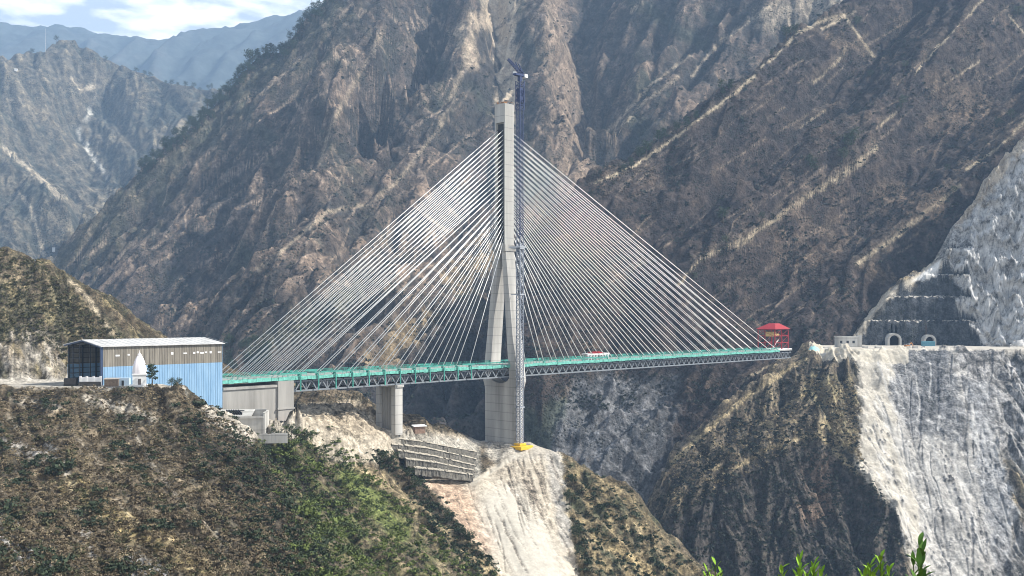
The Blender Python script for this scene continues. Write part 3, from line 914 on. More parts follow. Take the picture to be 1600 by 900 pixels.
# --- near hillside carrying the shed, the abutment and the pylon foundation
Hm = [
    # rocky hill behind the platform
    [(-260, 300, 500), (-150, 345, 490), (0, 394, 480), (50, 405, 480), (100, 430, 478), (140, 465, 472), (165, 500, 468), (182, 525, 466), (200, 560, 464)],
    [(-260, 560, 590), (0, 560, 575), (100, 580, 570), (182, 600, 560)],
    [(-260, 597, 410), (-100, 597, 412), (0, 597, 418), (50, 592, 428), (80, 575, 436), (120, 592, 446), (170, 588, 455)],
    [(-100, 470, 450), (0, 480, 448), (60, 500, 452), (110, 520, 458), (150, 545, 460)],
    # platform
    [(-260, 610, 348), (-100, 608, 350), (0, 607, 351), (80, 606, 353), (160, 605, 353), (230, 605, 353), (285, 604, 354)],
    [(0, 602, 372), (100, 601, 372), (200, 601, 368), (260, 602, 364)],
    [(60, 598, 400), (120, 596, 400), (200, 597, 405), (290, 612, 412), (330, 628, 412)],
    # edge line falling to the right
    [(285, 605, 354), (300, 617, 354), (320, 634, 354), (338, 653, 354), (360, 672, 354), (392, 695, 352), (425, 727, 344), (455, 766, 332), (490, 820, 313), (525, 885, 290), (560, 960, 260)],
    # yard below the shed, abutment foot
    [(300, 628, 368), (330, 642, 376), (350, 648, 384), (380, 673, 394), (420, 672, 402)],
    [(352, 640, 420), (400, 655, 425), (440, 664, 424), (470, 662, 430)],
    [(400, 684, 385), (430, 678, 395), (470, 668, 415)],
    # ground under the bridge
    [(360, 606, 470), (450, 614, 490), (520, 616, 500), (575, 625, 505), (600, 655, 505)],
    [(460, 640, 455), (520, 640, 465), (560, 648, 470), (592, 668, 472), (622, 672, 474), (660, 670, 490), (700, 675, 510), (745, 688, 528)],
    [(480, 655, 440), (520, 668, 445), (570, 690, 448), (600, 690, 462)],
    # pylon pad
    [(750, 690, 536), (790, 691, 532), (828, 692, 526)],
    [(760, 700, 520), (800, 702, 518), (828, 700, 520)],
    # terraces
    [(610, 684, 478), (680, 694, 490), (745, 710, 512)],
    [(655, 752, 464), (700, 755, 470), (740, 757, 476)],
    [(628, 718, 471), (690, 726, 480), (742, 736, 493)],
    # skyline down to the right
    [(835, 694, 526), (870, 708, 520), (900, 727, 514), (940, 745, 508), (985, 768, 502), (1010, 798, 495), (1040, 838, 488), (1090, 878, 480), (1130, 905, 475), (1250, 970, 460)],
    [(400, 640, 620), (600, 700, 600), (740, 780, 610), (860, 820, 610), (985, 900, 590), (1130, 1050, 560), (1250, 1120, 540)],
    # white chute below the pylon
    [(790, 715, 508), (800, 760, 480), (815, 820, 448), (835, 900, 415)],
    [(745, 752, 474), (720, 790, 452), (760, 860, 425), (790, 910, 408)],
    [(675, 757, 458), (700, 800, 440), (740, 850, 420), (775, 900, 400)],
    [(872, 715, 515), (880, 770, 486), (890, 840, 455), (908, 905, 430)],
    [(920, 800, 478), (940, 860, 452), (960, 920, 430)],
    [(1000, 860, 465), (1030, 930, 440)],
    # green slope
    [(470, 690, 416), (510, 730, 414), (565, 785, 400), (622, 845, 382), (680, 910, 364)],
    [(560, 720, 436), (620, 760, 440), (660, 800, 428), (720, 870, 405)],
    [(425, 712, 392), (440, 745, 384), (490, 795, 374), (548, 855, 356), (605, 920, 335)],
    # left slope
    [(0, 640, 330), (0, 690, 304), (0, 750, 274), (0, 820, 240), (0, 900, 203)],
    [(100, 650, 326), (120, 720, 290), (140, 800, 254), (160, 900, 210)],
    [(200, 645, 332), (230, 700, 308), (270, 780, 272), (310, 900, 232)],
    [(280, 640, 340), (320, 690, 327), (370, 770, 296), (430, 900, 248)],
    [(-260, 700, 310), (-260, 900, 200)],
    [(-260, 1200, 120), (0, 1200, 125), (300, 1200, 140), (560, 1150, 190), (850, 1100, 300), (1050, 1050, 380), (1250, 1060, 430)],
]
T = Terrain(Hm, -240, 1240, 118, 640, 1250, 620, soft=3.0, step=16)
px0, py0 = T.PX, CY - T.base * F / T.Y
n1_ = fbm(T.X / 12, T.Y / 12, 4, 5)
flat = poly_mask(px0, py0, [(-300, 590), (350, 588), (350, 612), (285, 606), (-300, 616)], 5) * (T.Y > 344) * (T.Y < 460) * (py0 > 588)
flat = np.clip(flat + smooth(14, 5, np.hypot(T.X - 0, T.Y - 530) - 14) * 0.8, 0, 1)
tflat = poly_mask(px0, py0, [(590, 668), (640, 676), (760, 692), (756, 760), (645, 760)], 6)
flat = np.clip(flat + 0.85 * tflat, 0, 1)
chute = poly_mask(px0 + n1_ * 8, py0, [(690, 752), (745, 752), (790, 712), (840, 696), (872, 712), (880, 780), (908, 960), (805, 960), (772, 880), (720, 815)], 8)
rockh = smooth(8, -8, seg_dist(px0, py0, [(0, 560), (60, 560), (90, 560)]) - 40) * (T.Y > 405)
T.erode(40, 4.2, 5, stripes=1.2, seed=101, mask=(1 - flat) * (1 - 0.93 * chute))
T.erode(15, 1.0, 3, stripes=1.4, seed=104, mask=(1 - flat) * (1 - 0.9 * chute))
T.rough(15, 2.2, 5, kind='ridged', seed=111, mask=(1 - flat) * (1 - 0.97 * chute) * (1 + 1.2 * rockh))
T.rough(4.5, 0.9, 4, seed=112, mask=(1 - flat) * (1 - 0.9 * chute), gain=0.6)
T.rough(1.8, 0.35, 3, seed=113, mask=(1 - flat) * (1 - 0.9 * chute), gain=0.6)
T.rough(26, 2.0, 3, seed=114, mask=chute)
cr_ = np.maximum(rills(px0, py0, chute, 30, 31, (782, 872, 704, 770), lambda x, y: 0.36, (25, 90), (0.9, 2.3), 0.15), 0.7 * rills(px0, py0, chute, 24, 34, (680, 880, 740, 860), lambda x, y: 0.45, (30, 110), (0.7, 1.8), 0.12))
T.Z = T.Z - cr_ * 0.7
lr_ = rills(px0, py0, np.clip(1 - flat - chute, 0, 1), 40, 32, (-60, 330, 625, 850), lambda x, y: 0.85, (40, 150), (2.0, 6.0), 0.3)
T.Z = T.Z - lr_ * 1.0
px, py = T.finish_py()
nx_, ny_, nz_ = T.normals()
nz = fbm(T.X / 7, T.Y / 7, 4, 5)
nz2 = fbm((T.X + T.Z) / 2.5, (T.Y + T.Z) / 2.5, 3, 6)
c, t = natural(T, 45, (0.050, 0.044, 0.032), (0.092, 0.074, 0.052), (0.20, 0.16, 0.105), 18, 0.32, -0.06)
zone = fbm((T.X + T.Z) / 55, (T.Y + T.Z) / 55, 3, 47)
c = c * (1 + 0.55 * np.clip(zone * 1.6, -0.8, 0.8))[..., None]
# rocky hill behind the platform
hillj = (T.Y > 415) & (px < 260) & (py < 600)
c = lay(c, hillj * smooth(0.2, -0.5, t) * 0.8, (0.075, 0.070, 0.045))
c = lay(c, hillj * smooth(-0.1, 0.5, nz) * 0.55, (0.26, 0.215, 0.12))
rk = smooth(-0.25, 0.25, fbm((T.X + T.Z) / 5, (T.Y - T.Z) / 5, 4, 66, 0.65)) * smooth(48, 26, seg_dist(px, py, [(10, 560), (50, 550), (70, 580)]) + nz * 30)
tone, crack = joints(T, 6, 67)
c = lay(c, hillj * rk * 0.9, (0.30, 0.275, 0.235))
c = np.where((hillj * rk > 0.4)[..., None], c * (0.6 + 0.8 * tone[..., None]), c)
c = lay(c, hillj * rk * crack * 0.8, (0.07, 0.06, 0.05))
c = lay(c, hillj * smooth(6, 1, seg_dist(px, py, [(110, 440), (140, 468), (160, 500), (182, 530)]) + nz2 * 5) * 0.6, PALE)
# bare streaks and pale rock on the left slope
for ln, w, k, cc in (([(75, 700), (100, 730), (115, 770), (128, 810), (145, 870)], 11, 0.95, (0.31, 0.285, 0.25)), ([(0, 830), (30, 870), (70, 900)], 36, 1.0, (0.33, 0.315, 0.29)),
                     ([(0, 690), (30, 700), (70, 715)], 12, 0.7, (0.33, 0.31, 0.28)), ([(200, 660), (240, 730), (290, 790)], 6, 0.6, (0.33, 0.30, 0.25)),
                     ([(110, 760), (220, 830), (330, 900)], 26, 0.75, (0.27, 0.215, 0.105)), ([(200, 880), (240, 900)], 26, 0.7, (0.30, 0.30, 0.30)),
                     ([(140, 625), (200, 640), (240, 655)], 12, 0.6, (0.36, 0.33, 0.28)), ([(20, 625), (90, 635)], 8, 0.5, (0.33, 0.30, 0.25))):
    c = lay(c, smooth(w, w * 0.3, seg_dist(px, py, ln) + nz * w * 0.9) * k * smooth(-0.7, 0.0, nz2), cc)
lp_ = rills(px, py, np.clip(1 - flat - chute, 0, 1), 26, 33, (-60, 330, 625, 850), lambda x, y: 0.85, (30, 120), (1.2, 3.6), 0.3)
c = lay(c, lr_ * 0.55, (0.045, 0.042, 0.032))
c = lay(c, lp_ * 0.5 * smooth(-0.6, 0.0, nz2), (0.27, 0.24, 0.19))
# right flank of the left slope, its shading put into a dark colour
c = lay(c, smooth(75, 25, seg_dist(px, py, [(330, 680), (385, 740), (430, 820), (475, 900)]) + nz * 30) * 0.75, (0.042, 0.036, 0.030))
# green slope
grn = poly_mask(px + nz * 20, py + nz * 10, [(400, 695), (450, 672), (510, 690), (560, 730), (640, 800), (760, 910), (480, 910), (455, 790)], 16)
c = lay(c, grn * smooth(-0.25, 0.3, nz + 0.4 * nz2) * 0.8, (0.085, 0.088, 0.036))
c = lay(c, grn * smooth(0.0, 0.35, fbm(T.X / 6, T.Y / 6, 4, 97)) * smooth(520, 580, px) * 0.7, (0.24, 0.195, 0.12))
c = lay(c, smooth(24, 8, seg_dist(px, py, [(545, 745), (590, 790), (625, 830)]) + nz * 16) * 0.85, (0.12, 0.145, 0.045))
# dry straw strip and pale bare edge
c = lay(c, smooth(13, 3, seg_dist(px, py, [(560, 725), (620, 770), (660, 800), (720, 850), (780, 905)]) + nz * 12) * 0.7, STRAW)
c = lay(c, smooth(30, 12, seg_dist(px, py, [(480, 660), (530, 700), (570, 705), (610, 690)]) + nz * 16) * 0.85, (0.38, 0.335, 0.265))
c = lay(c, smooth(26, 10, seg_dist(px, py, [(330, 640), (390, 672), (450, 668)]) + nz * 10) * 0.8, (0.38, 0.345, 0.29))
c = lay(c, poly_mask(px + nz * 8, py, [(470, 632), (560, 625), (590, 660), (640, 668), (760, 686), (760, 700), (640, 690), (560, 680), (480, 655)], 6) * smooth(-0.5, 0.1, nz2 + nz) * 0.85, (0.37, 0.315, 0.24))
# terraced bank
ter = poly_mask(px, py, [(600, 668), (750, 688), (750, 752), (655, 748)], 5)
c = lay(c, ter * 0.8, (0.30, 0.285, 0.25))
# white chute
streaky = fbm((px - 0.35 * (py - 700)) / 6.0 + nz, py / 70.0, 4, 57)
ch = poly_mask(px + nz * 8, py, [(665, 752), (745, 752), (790, 708), (840, 694), (878, 710), (884, 780), (915, 960), (815, 960), (770, 880), (715, 815)], 5)
c = lay(c, ch, (0.40, 0.355, 0.285))
c = lay(c, ch * smooth(0.15, -0.45, streaky) * 0.45, (0.25, 0.21, 0.165))
c = lay(c, ch * smooth(44, 12, seg_dist(px, py, [(672, 757), (715, 790), (750, 838)]) + nz * 16) * 0.75, (0.34, 0.235, 0.165))
c = lay(c, ch * smooth(62, 22, seg_dist(px, py, [(790, 800), (845, 900)]) + nz * 8) * 0.85, (0.43, 0.405, 0.35))
c = lay(c, ch * smooth(20, 8, seg_dist(px, py, [(866, 712), (876, 770), (888, 840)]) + nz * 8) * 0.7, (0.30, 0.29, 0.27))
c = lay(c, cr_ * 0.85, (0.12, 0.098, 0.078))
c = lay(c, smooth(5, 2, seg_dist(px, py, [(738, 754), (775, 732), (805, 712), (832, 698)]) + nz * 1.5) * 0.9, (0.50, 0.455, 0.375))
# right flank
rf = poly_mask(px + nz * 14, py, [(880, 712), (985, 765), (1060, 860), (1130, 910), (910, 910), (885, 800)], 8)
c = lay(c, rf * smooth(-0.3, 0.4, nz) * 0.75, (0.27, 0.215, 0.12))
c = lay(c, smooth(10, 3, seg_dist(px, py, [(930, 835), (980, 870), (1020, 895)]) + nz * 8) * 0.8, (0.36, 0.28, 0.15))
c = lay(c, rf * smooth(0.05, -0.4, nz) * 0.7, (0.062, 0.07, 0.04))
# platform soil
c = lay(c, np.clip(flat - tflat, 0, 1) * 0.85, (0.36, 0.335, 0.29))
T.build('hillside', ground_material('hillside ground', 1.1, 0.65, 1.0, 0.7, 0.35, pale_contrast=0.16), c, 'near hillside with scrub, green bushes and a pale bare chute below the pylon')
T_NEAR = T

# --- valley floor and the knoll the camera stands on
me = bpy.data.meshes.new('valley_floor')
bm = bmesh.new()
vs = [bm.verts.new(v) for v in ((-9100, -350, -330), (9100, -350, -330), (9100, 9250, -330), (-9100, 9250, -330))]
bm.faces.new(vs)
bm.to_mesh(me)
bm.free()


def simple_mat(name, col, rough=0.8, metal=0.0, var=0.12, scale=1.0, bump=0.0, streak=False, spec=0.3, lift=0.0):
    m = bpy.data.materials.new(name)
    m.use_nodes = True
    nt = m.node_tree
    N, L = nt.nodes, nt.links
    b = N['Principled BSDF']
    b.inputs['Roughness'].default_value = rough
    b.inputs['Metallic'].default_value = metal
    b.inputs['Specular IOR Level'].default_value = spec
    tx = N.new('ShaderNodeTexCoord')
    mpn = N.new('ShaderNodeMapping')
    if streak:
        mpn.inputs['Scale'].default_value = (1.0, 1.0, 0.08)
    L.new(tx.outputs['Object'], mpn.inputs[0])
    n = N.new('ShaderNodeTexNoise')
    n.inputs['Scale'].default_value = scale
    n.inputs['Detail'].default_value = 6
    n.inputs['Roughness'].default_value = 0.65
    L.new(mpn.outputs[0], n.inputs['Vector'])
    r = N.new('ShaderNodeMapRange')
    r.inputs['From Min'].default_value = 0.3
    r.inputs['From Max'].default_value = 0.7
    r.inputs['To Min'].default_value = 1 - var
    r.inputs['To Max'].default_value = 1 + var
    L.new(n.outputs['Fac'], r.inputs['Value'])
    s = N.new('ShaderNodeVectorMath')
    s.operation = 'SCALE'
    s.inputs[0].default_value = col
    L.new(r.outputs[0], s.inputs['Scale'])
    out = s.outputs[0]
    if lift:                                          # joints between concrete lifts, a darker line every few metres
        sz = N.new('ShaderNodeSeparateXYZ')
        L.new(tx.outputs['Object'], sz.inputs[0])
        md = N.new('ShaderNodeMath')
        md.operation = 'PINGPONG'
        md.inputs[1].default_value = lift / 2
        L.new(sz.outputs[2], md.inputs[0])
        lr_n = N.new('ShaderNodeMapRange')
        lr_n.inputs['From Min'].default_value = 0.10
        lr_n.inputs['From Max'].default_value = 0.24
        lr_n.inputs['To Min'].default_value = 0.72
        lr_n.inputs['To Max'].default_value = 1.0
        L.new(md.outputs[0], lr_n.inputs['Value'])
        n3 = N.new('ShaderNodeTexNoise')              # broad damp stains
        n3.inputs['Scale'].default_value = 0.09
        n3.inputs['Detail'].default_value = 5
        L.new(mpn.outputs[0], n3.inputs['Vector'])
        st_n = N.new('ShaderNodeMapRange')
        st_n.inputs['From Min'].default_value = 0.38
        st_n.inputs['From Max'].default_value = 0.62
        st_n.inputs['To Min'].default_value = 0.72
        st_n.inputs['To Max'].default_value = 1.12
        L.new(n3.outputs['Fac'], st_n.inputs['Value'])
        mm = N.new('ShaderNodeMath')
        mm.operation = 'MULTIPLY'
        L.new(lr_n.outputs[0], mm.inputs[0])
        L.new(st_n.outputs[0], mm.inputs[1])
        s2 = N.new('ShaderNodeVectorMath')
        s2.operation = 'SCALE'
        L.new(out, s2.inputs[0])
        L.new(mm.outputs[0], s2.inputs['Scale'])
        out = s2.outputs[0]
    L.new(out, b.inputs['Base Color'])
    if bump:
        bp = N.new('ShaderNodeBump')
        bp.inputs['Strength'].default_value = 0.5
        bp.inputs['Distance'].default_value = bump
        L.new(n.outputs['Fac'], bp.inputs['Height'])
        L.new(bp.outputs[0], b.inputs['Normal'])
    return m


me.materials.append(simple_mat('valley ground', (0.12, 0.10, 0.075), 0.95, 0, 0.4, 0.02))
o = bpy.data.objects.new('valley_floor', me)
COL.objects.link(o)
o['kind'] = 'structure'

kn = 60
gx, gy = np.meshgrid(np.linspace(-45, 45, kn), np.concatenate([np.linspace(-45, 0, 15), np.linspace(0.8, 90, kn - 15)]))
gz = np.where(gy < 0, -1.75, -1.75 - 0.10 * np.minimum(gy, 3) - 0.62 * np.maximum(gy - 2.0, 0)) + 0.18 * fbm(gx / 3, gy / 3, 4, 3) + np.where(gy < 0, 0.03 * np.abs(gx), 0)
me = bpy.data.meshes.new('knoll')
idx = np.arange(kn * kn).reshape(kn, kn)
me.from_pydata(np.stack([gx, gy, gz], -1).reshape(-1, 3).tolist(), [], np.stack([idx[:-1, :-1], idx[:-1, 1:], idx[1:, 1:], idx[1:, :-1]], -1).reshape(-1, 4).tolist())
me.polygons.foreach_set('use_smooth', np.ones(len(me.polygons), bool))
me.materials.append(simple_mat('knoll soil', (0.14, 0.11, 0.07), 0.95, 0, 0.4, 2.0, 0.05))
o = bpy.data.objects.new('hill.001', me)
COL.objects.link(o)
o['kind'] = 'structure'

# ------------------------------------------------------------------ haze
bm = bmesh.new()
bmesh.ops.create_cube(bm, size=1.0, matrix=Matrix.Translation((0, 4450, 960)) @ Matrix.Diagonal((18400, 9700, 2590, 1)))
me = bpy.data.meshes.new('haze')
bm.to_mesh(me)
bm.free()
hm = bpy.data.materials.new('haze air')
hm.use_nodes = True
N, L = hm.node_tree.nodes, hm.node_tree.links
N.remove(N['Principled BSDF'])
pv = N.new('ShaderNodeVolumePrincipled')
pv.inputs['Color'].default_value = HAZE_COLOR
pv.inputs['Density'].default_value = HAZE_DENSITY
pv.inputs['Anisotropy'].default_value = 0.0
L.new(pv.outputs[0], N['Material Output'].inputs['Volume'])
me.materials.append(hm)
hz = bpy.data.objects.new('haze', me)
COL.objects.link(hz)
hz['kind'] = 'stuff'
# ------------------------------------------------------------------ mesh helpers
class MB:
    def __init__(self):
        self.v, self.f = [], []

    def add(self, vs, fs):
        n = len(self.v)
        self.v += [tuple(p) for p in vs]
        self.f += [tuple(i + n for i in f) for f in fs]
        return self

    def hexa(self, b, t):
        """bottom ring and top ring of equal length, counter-clockwise seen from above"""
        n = len(b)
        fs = [tuple(range(n - 1, -1, -1)), tuple(range(n, 2 * n))]
        fs += [(i, (i + 1) % n, n + (i + 1) % n, n + i) for i in range(n)]
        return self.add(list(b) + list(t), fs)

    def box(self, x0, x1, y0, y1, z0, z1):
        return self.hexa([(x0, y0, z0), (x1, y0, z0), (x1, y1, z0), (x0, y1, z0)], [(x0, y0, z1), (x1, y0, z1), (x1, y1, z1), (x0, y1, z1)])

    def beam(self, p, q, w, h=None):
        p, q = Vector(p), Vector(q)
        h = h or w
        d = (q - p).normalized()
        up = Vector((0, 0, 1)) if abs(d.z) < 0.95 else Vector((1, 0, 0))
        s = d.cross(up).normalized()
        u = s.cross(d).normalized()
        r = [s * w / 2 * a + u * h / 2 * b for a, b in ((-1, -1), (1, -1), (1, 1), (-1, 1))]
        return self.hexa([p + k for k in r], [q + k for k in r])

    def tube(self, p, q, r0, r1=None, n=6):
        p, q = Vector(p), Vector(q)
        r1 = r0 if r1 is None else r1
        d = (q - p).normalized()
        up = Vector((0, 0, 1)) if abs(d.z) < 0.95 else Vector((1, 0, 0))
        s = d.cross(up).normalized()
        u = s.cross(d).normalized()
        c = [(math.cos(2 * math.pi * k / n), math.sin(2 * math.pi * k / n)) for k in range(n)]
        return self.hexa([p + (s * a + u * b) * r0 for a, b in c], [q + (s * a + u * b) * r1 for a, b in c])

    def lathe(self, prof, n=16, cx=0, cy=0):
        vs = [(cx + r * math.cos(2 * math.pi * k / n), cy + r * math.sin(2 * math.pi * k / n), z) for r, z in prof for k in range(n)]
        fs = [(i * n + k, i * n + (k + 1) % n, (i + 1) * n + (k + 1) % n, (i + 1) * n + k) for i in range(len(prof) - 1) for k in range(n)]
        fs += [tuple(range(n - 1, -1, -1)), tuple((len(prof) - 1) * n + k for k in range(n))]
        return self.add(vs, fs)

    def prism(self, pts, x0, x1):
        """outline in (y, z), extruded along x"""
        n = len(pts)
        vs = [(x0, y, z) for y, z in pts] + [(x1, y, z) for y, z in pts]
        return self.add(vs, [tuple(range(n - 1, -1, -1)), tuple(range(n, 2 * n))] + [(i, (i + 1) % n, n + (i + 1) % n, n + i) for i in range(n)])

    def prismy(self, pts, y0, y1):
        """outline in (x, z), extruded along y"""
        n = len(pts)
        vs = [(x, y0, z) for x, z in pts] + [(x, y1, z) for x, z in pts]
        return self.add(vs, [tuple(range(n)), tuple(range(2 * n - 1, n - 1, -1))] + [(i, n + i, n + (i + 1) % n, (i + 1) % n) for i in range(n)])

    def build(self, name, mat, parent=None, bevel=0.0, smooth_=False):
        me = bpy.data.meshes.new(name)
        bm = bmesh.new()
        vs = [bm.verts.new(p) for p in self.v]
        for f in self.f:
            try:
                bm.faces.new([vs[i] for i in f])
            except ValueError:
                pass
        bmesh.ops.recalc_face_normals(bm, faces=bm.faces)
        if bevel:
            bmesh.ops.bevel(bm, geom=[e for e in bm.edges if len(e.link_faces) == 2 and e.calc_face_angle(0) > 0.6], offset=bevel, segments=1, affect='EDGES')
        bm.to_mesh(me)
        bm.free()
        if smooth_:
            me.polygons.foreach_set('use_smooth', np.ones(len(me.polygons), bool))
        me.materials.append(mat)
        o = bpy.data.objects.new(name, me)
        COL.objects.link(o)
        if parent is not None:
            o.parent = parent
        return o


def tag(o, label, cat, group=None, kind=None):
    o['label'] = label
    o['category'] = cat
    if group:
        o['group'] = group
    if kind:
        o['kind'] = kind
    return o


def thing(name, label, cat, loc=(0, 0, 0), rz=0.0, group=None):
    o = bpy.data.objects.new(name, None)
    COL.objects.link(o)
    o.empty_display_size = 0.5
    o.location = loc
    o.rotation_euler = (0, 0, rz)
    return tag(o, label, cat, group)


def jitter_mesh(o, amp, seed=0):
    r = random.Random(seed)
    for v in o.data.vertices:
        v.co += Vector((r.uniform(-amp, amp), r.uniform(-amp, amp), r.uniform(-amp, amp)))


M_CONC = simple_mat('weathered concrete', (0.41, 0.40, 0.375), 0.85, 0, 0.24, 0.25, 0.05, True, lift=4.5)
M_CONC_D = simple_mat('stained grey concrete', (0.29, 0.28, 0.26), 0.9, 0, 0.28, 0.22, 0.05, True)
M_CONC_W = simple_mat('pale fresh concrete', (0.46, 0.45, 0.42), 0.8, 0, 0.18, 0.3, 0.03, True, lift=6.5)
M_TEAL = simple_mat('teal painted steel and netting', (0.055, 0.26, 0.215), 0.6, 0, 0.35, 0.55)
M_TEAL_L = simple_mat('pale teal netting', (0.13, 0.39, 0.325), 0.7, 0, 0.45, 0.8)
M_STEEL = simple_mat('grey painted truss steel', (0.20, 0.22, 0.24), 0.55, 0.2, 0.2, 0.5)
M_STEEL_D = simple_mat('dark steel', (0.035, 0.038, 0.042), 0.6, 0.2, 0.3, 0.5)
M_CABLE = simple_mat('white cable sheath', (0.80, 0.80, 0.78), 0.5, 0, 0.03, 0.2)
M_BLUE_C = simple_mat('navy blue crane paint', (0.03, 0.045, 0.11), 0.5, 0.1, 0.2, 1.0)
M_LGREY = simple_mat('light grey galvanised steel', (0.38, 0.40, 0.43), 0.5, 0.3, 0.15, 1.0)
M_MAST = simple_mat('blue grey mast steel', (0.22, 0.24, 0.28), 0.5, 0.2, 0.2, 1.0)
M_RED = simple_mat('red painted steel', (0.29, 0.016, 0.022), 0.55, 0, 0.2, 0.6)
M_YEL = simple_mat('yellow painted steel', (0.70, 0.42, 0.03), 0.55, 0, 0.2, 0.8)
M_WHITE = simple_mat('white paint', (0.72, 0.72, 0.71), 0.6, 0, 0.06, 0.6)
M_ASPH = simple_mat('concrete deck surface', (0.30, 0.295, 0.28), 0.9, 0, 0.2, 0.3)
M_BLACK = simple_mat('black for tunnel shade', (0.018, 0.018, 0.018), 0.95, 0, 0.3, 0.6)  # near-black base colour stands in for the unlit tunnel inside

# ------------------------------------------------------------------ the bridge
AX = Vector((-4.1, 533.0, 0.0))
EX, EY = 0.690, 0.7238
TH = math.atan2(EY, EX)                       # local x runs along the bridge away from the camera, local -y is the near side
ZB = -71.0
bridge = thing('cable_stayed_bridge', 'tall cable-stayed bridge with one concrete inverted Y pylon, white stays and teal deck edges', 'bridge', (AX.x, AX.y, ZB), TH)
zz = lambda z: z - ZB
A0, A1 = -172.0, 302.0
ZD, ZT, ZL = -27.6, -29.6, -34.3              # deck top, truss top, truss bottom

# deck: slab with its edge beams, railing, nets, truss
mb = MB()
mb.box(A0, A1, -7.6, 7.6, zz(ZD - 0.9), zz(ZD))
deck = mb.build('deck', M_ASPH, bridge)
for sgn in (-1, 1):
    mb = MB()
    x = A0
    r = random.Random(5 + sgn)
    while x < A1 - 20:
        w = r.uniform(2.2, 4.5)
        d = r.uniform(0.0, 0.22)
        mb.box(x, min(x + w * 0.97, A1), sgn * 7.62 if sgn > 0 else -7.86 - d, sgn * 7.86 + d if sgn > 0 else -7.62, zz(ZD - 1.25 - r.uniform(0, 0.3)), zz(ZD + r.uniform(-0.1, 0.25)))
        x += w
    mb.build('edge_beam', M_TEAL_L, deck)
    mb = MB()
    y = sgn * 7.3
    x = A0
    while x < A1 - 18:
        mb.box(x - 0.06, x + 0.06, y - 0.06, y + 0.06, zz(ZD), zz(ZD + 1.75))
        x += 2.4
    for h in (0.65, 1.2, 1.75):
        mb.box(A0, A1 - 18, y - 0.07, y + 0.07, zz(ZD + h - 0.07), zz(ZD + h + 0.07))
    # sagging strips of safety net tied to the railing
    x = A0
    while x < A1 - 22:
        w = r.uniform(3.0, 9.0)
        if r.random() < 0.45:
            h0 = r.uniform(0.9, 1.2)
            h1 = r.uniform(1.45, 1.75)
            mb.box(x, x + w, y - 0.17, y - 0.12, zz(ZD + h0), zz(ZD + h1))
        x += w
    mb.build('railing', M_TEAL, deck)
    mb = MB()
    y = sgn * 6.4
    mb.box(A0 + 30, A1, y - 0.35, y + 0.35, zz(ZT - 0.5), zz(ZT + 0.2))
    mb.box(A0 + 30, A1, y - 0.35, y + 0.35, zz(ZL), zz(ZL + 0.7))
    x, k = A0 + 30.0, 0
    while x + 5.6 < A1:
        mb.beam((x, y, zz(ZL + 0.5)), (x + 2.8, y, zz(ZT - 0.2)), 0.42, 0.5)
        mb.beam((x + 2.8, y, zz(ZT - 0.2)), (x + 5.6, y, zz(ZL + 0.5)), 0.42, 0.5)
        if k % 2 == 0:
            mb.beam((x, y, zz(ZL + 0.5)), (x, y, zz(ZT)), 0.3, 0.3)
        x += 5.6
        k += 1
    mb.build('truss', M_STEEL, deck)
mb = MB()
x = A0 + 30.0
while x < A1:
    mb.box(x - 0.2, x + 0.2, -6.0, 6.0, zz(ZL + 0.02), zz(ZL + 0.6))
    mb.box(x + 2.7, x + 3.0, -7.4, 7.4, zz(ZT - 0.2), zz(ZD - 0.92))
    x += 5.6
mb.box(A0 + 31, A1 - 1, -4.2, -3.6, zz(ZL + 0.05), zz(ZL + 0.5))
mb.box(A0 + 31, A1 - 1, 3.6, 4.2, zz(ZL + 0.05), zz(ZL + 0.5))
mb.build('floor_beam', M_STEEL_D, deck)

# pylon: mast with its recessed cable chamber, head, legs, pier
MW, ME = 3.73, 3.48                            # half widths across and along the bridge
mb = MB()
z0, z1 = zz(36.0), zz(101.0)
mb.box(-1.5, 1.5, -MW + 0.75, MW - 0.75, z0, z1)
for sg in (-1, 1):
    mb.box(-ME, ME, sg * MW if sg < 0 else MW - 0.75, -MW + 0.75 if sg < 0 else MW, z0, z1)
pylon = mb.build('pylon', M_CONC_W, bridge)
mb = MB()
mb.box(-ME - 0.05, ME + 0.05, -MW - 0.05, MW + 0.05, zz(101.0), zz(111.0))
head = mb.build('pylon_head', M_CONC_W, pylon)
mb = MB()
r = random.Random(3)
for k in range(9):
    x, y = r.uniform(-3, 3), r.uniform(-3.4, 3.4)
    mb.box(x - 0.06, x + 0.06, y - 0.06, y + 0.06, zz(111), zz(112.6 + r.uniform(-0.5, 0.8)))
mb.box(-2.8, -0.4, -2.6, -0.4, zz(111), zz(112.0))
mb.box(0.6, 2.6, 0.3, 2.4, zz(111), zz(111.7))
for yy in (-3.4, 3.4):
    mb.box(-3.3, 3.3, yy - 0.05, yy + 0.05, zz(112.0), zz(112.15))
mb.build('working_platform', simple_mat('rusty scaffold', (0.25, 0.13, 0.06), 0.8, 0.1, 0.4, 1.0), pylon)
for sx in (-1, 1):
    for sy in (-1, 1):
        mb = MB()
        mb.box(sx * 1.62 - 0.1, sx * 1.62 + 0.1, sy * 1.47 - 1.45, sy * 1.47 + 1.45, zz(37.0), zz(100.5))  # dark sheet over the whole recess imitates its shade; anchors stand before it
        for k in range(24):
            z = zz(39.0 + k * 2.52)
            mb.beam((sx * 1.62, sy * 1.9, z + 0.9), (sx * 2.9, sy * 1.9, z - 0.2), 0.9, 0.8)
        mb.build('anchor_and_shade', M_STEEL_D, pylon)
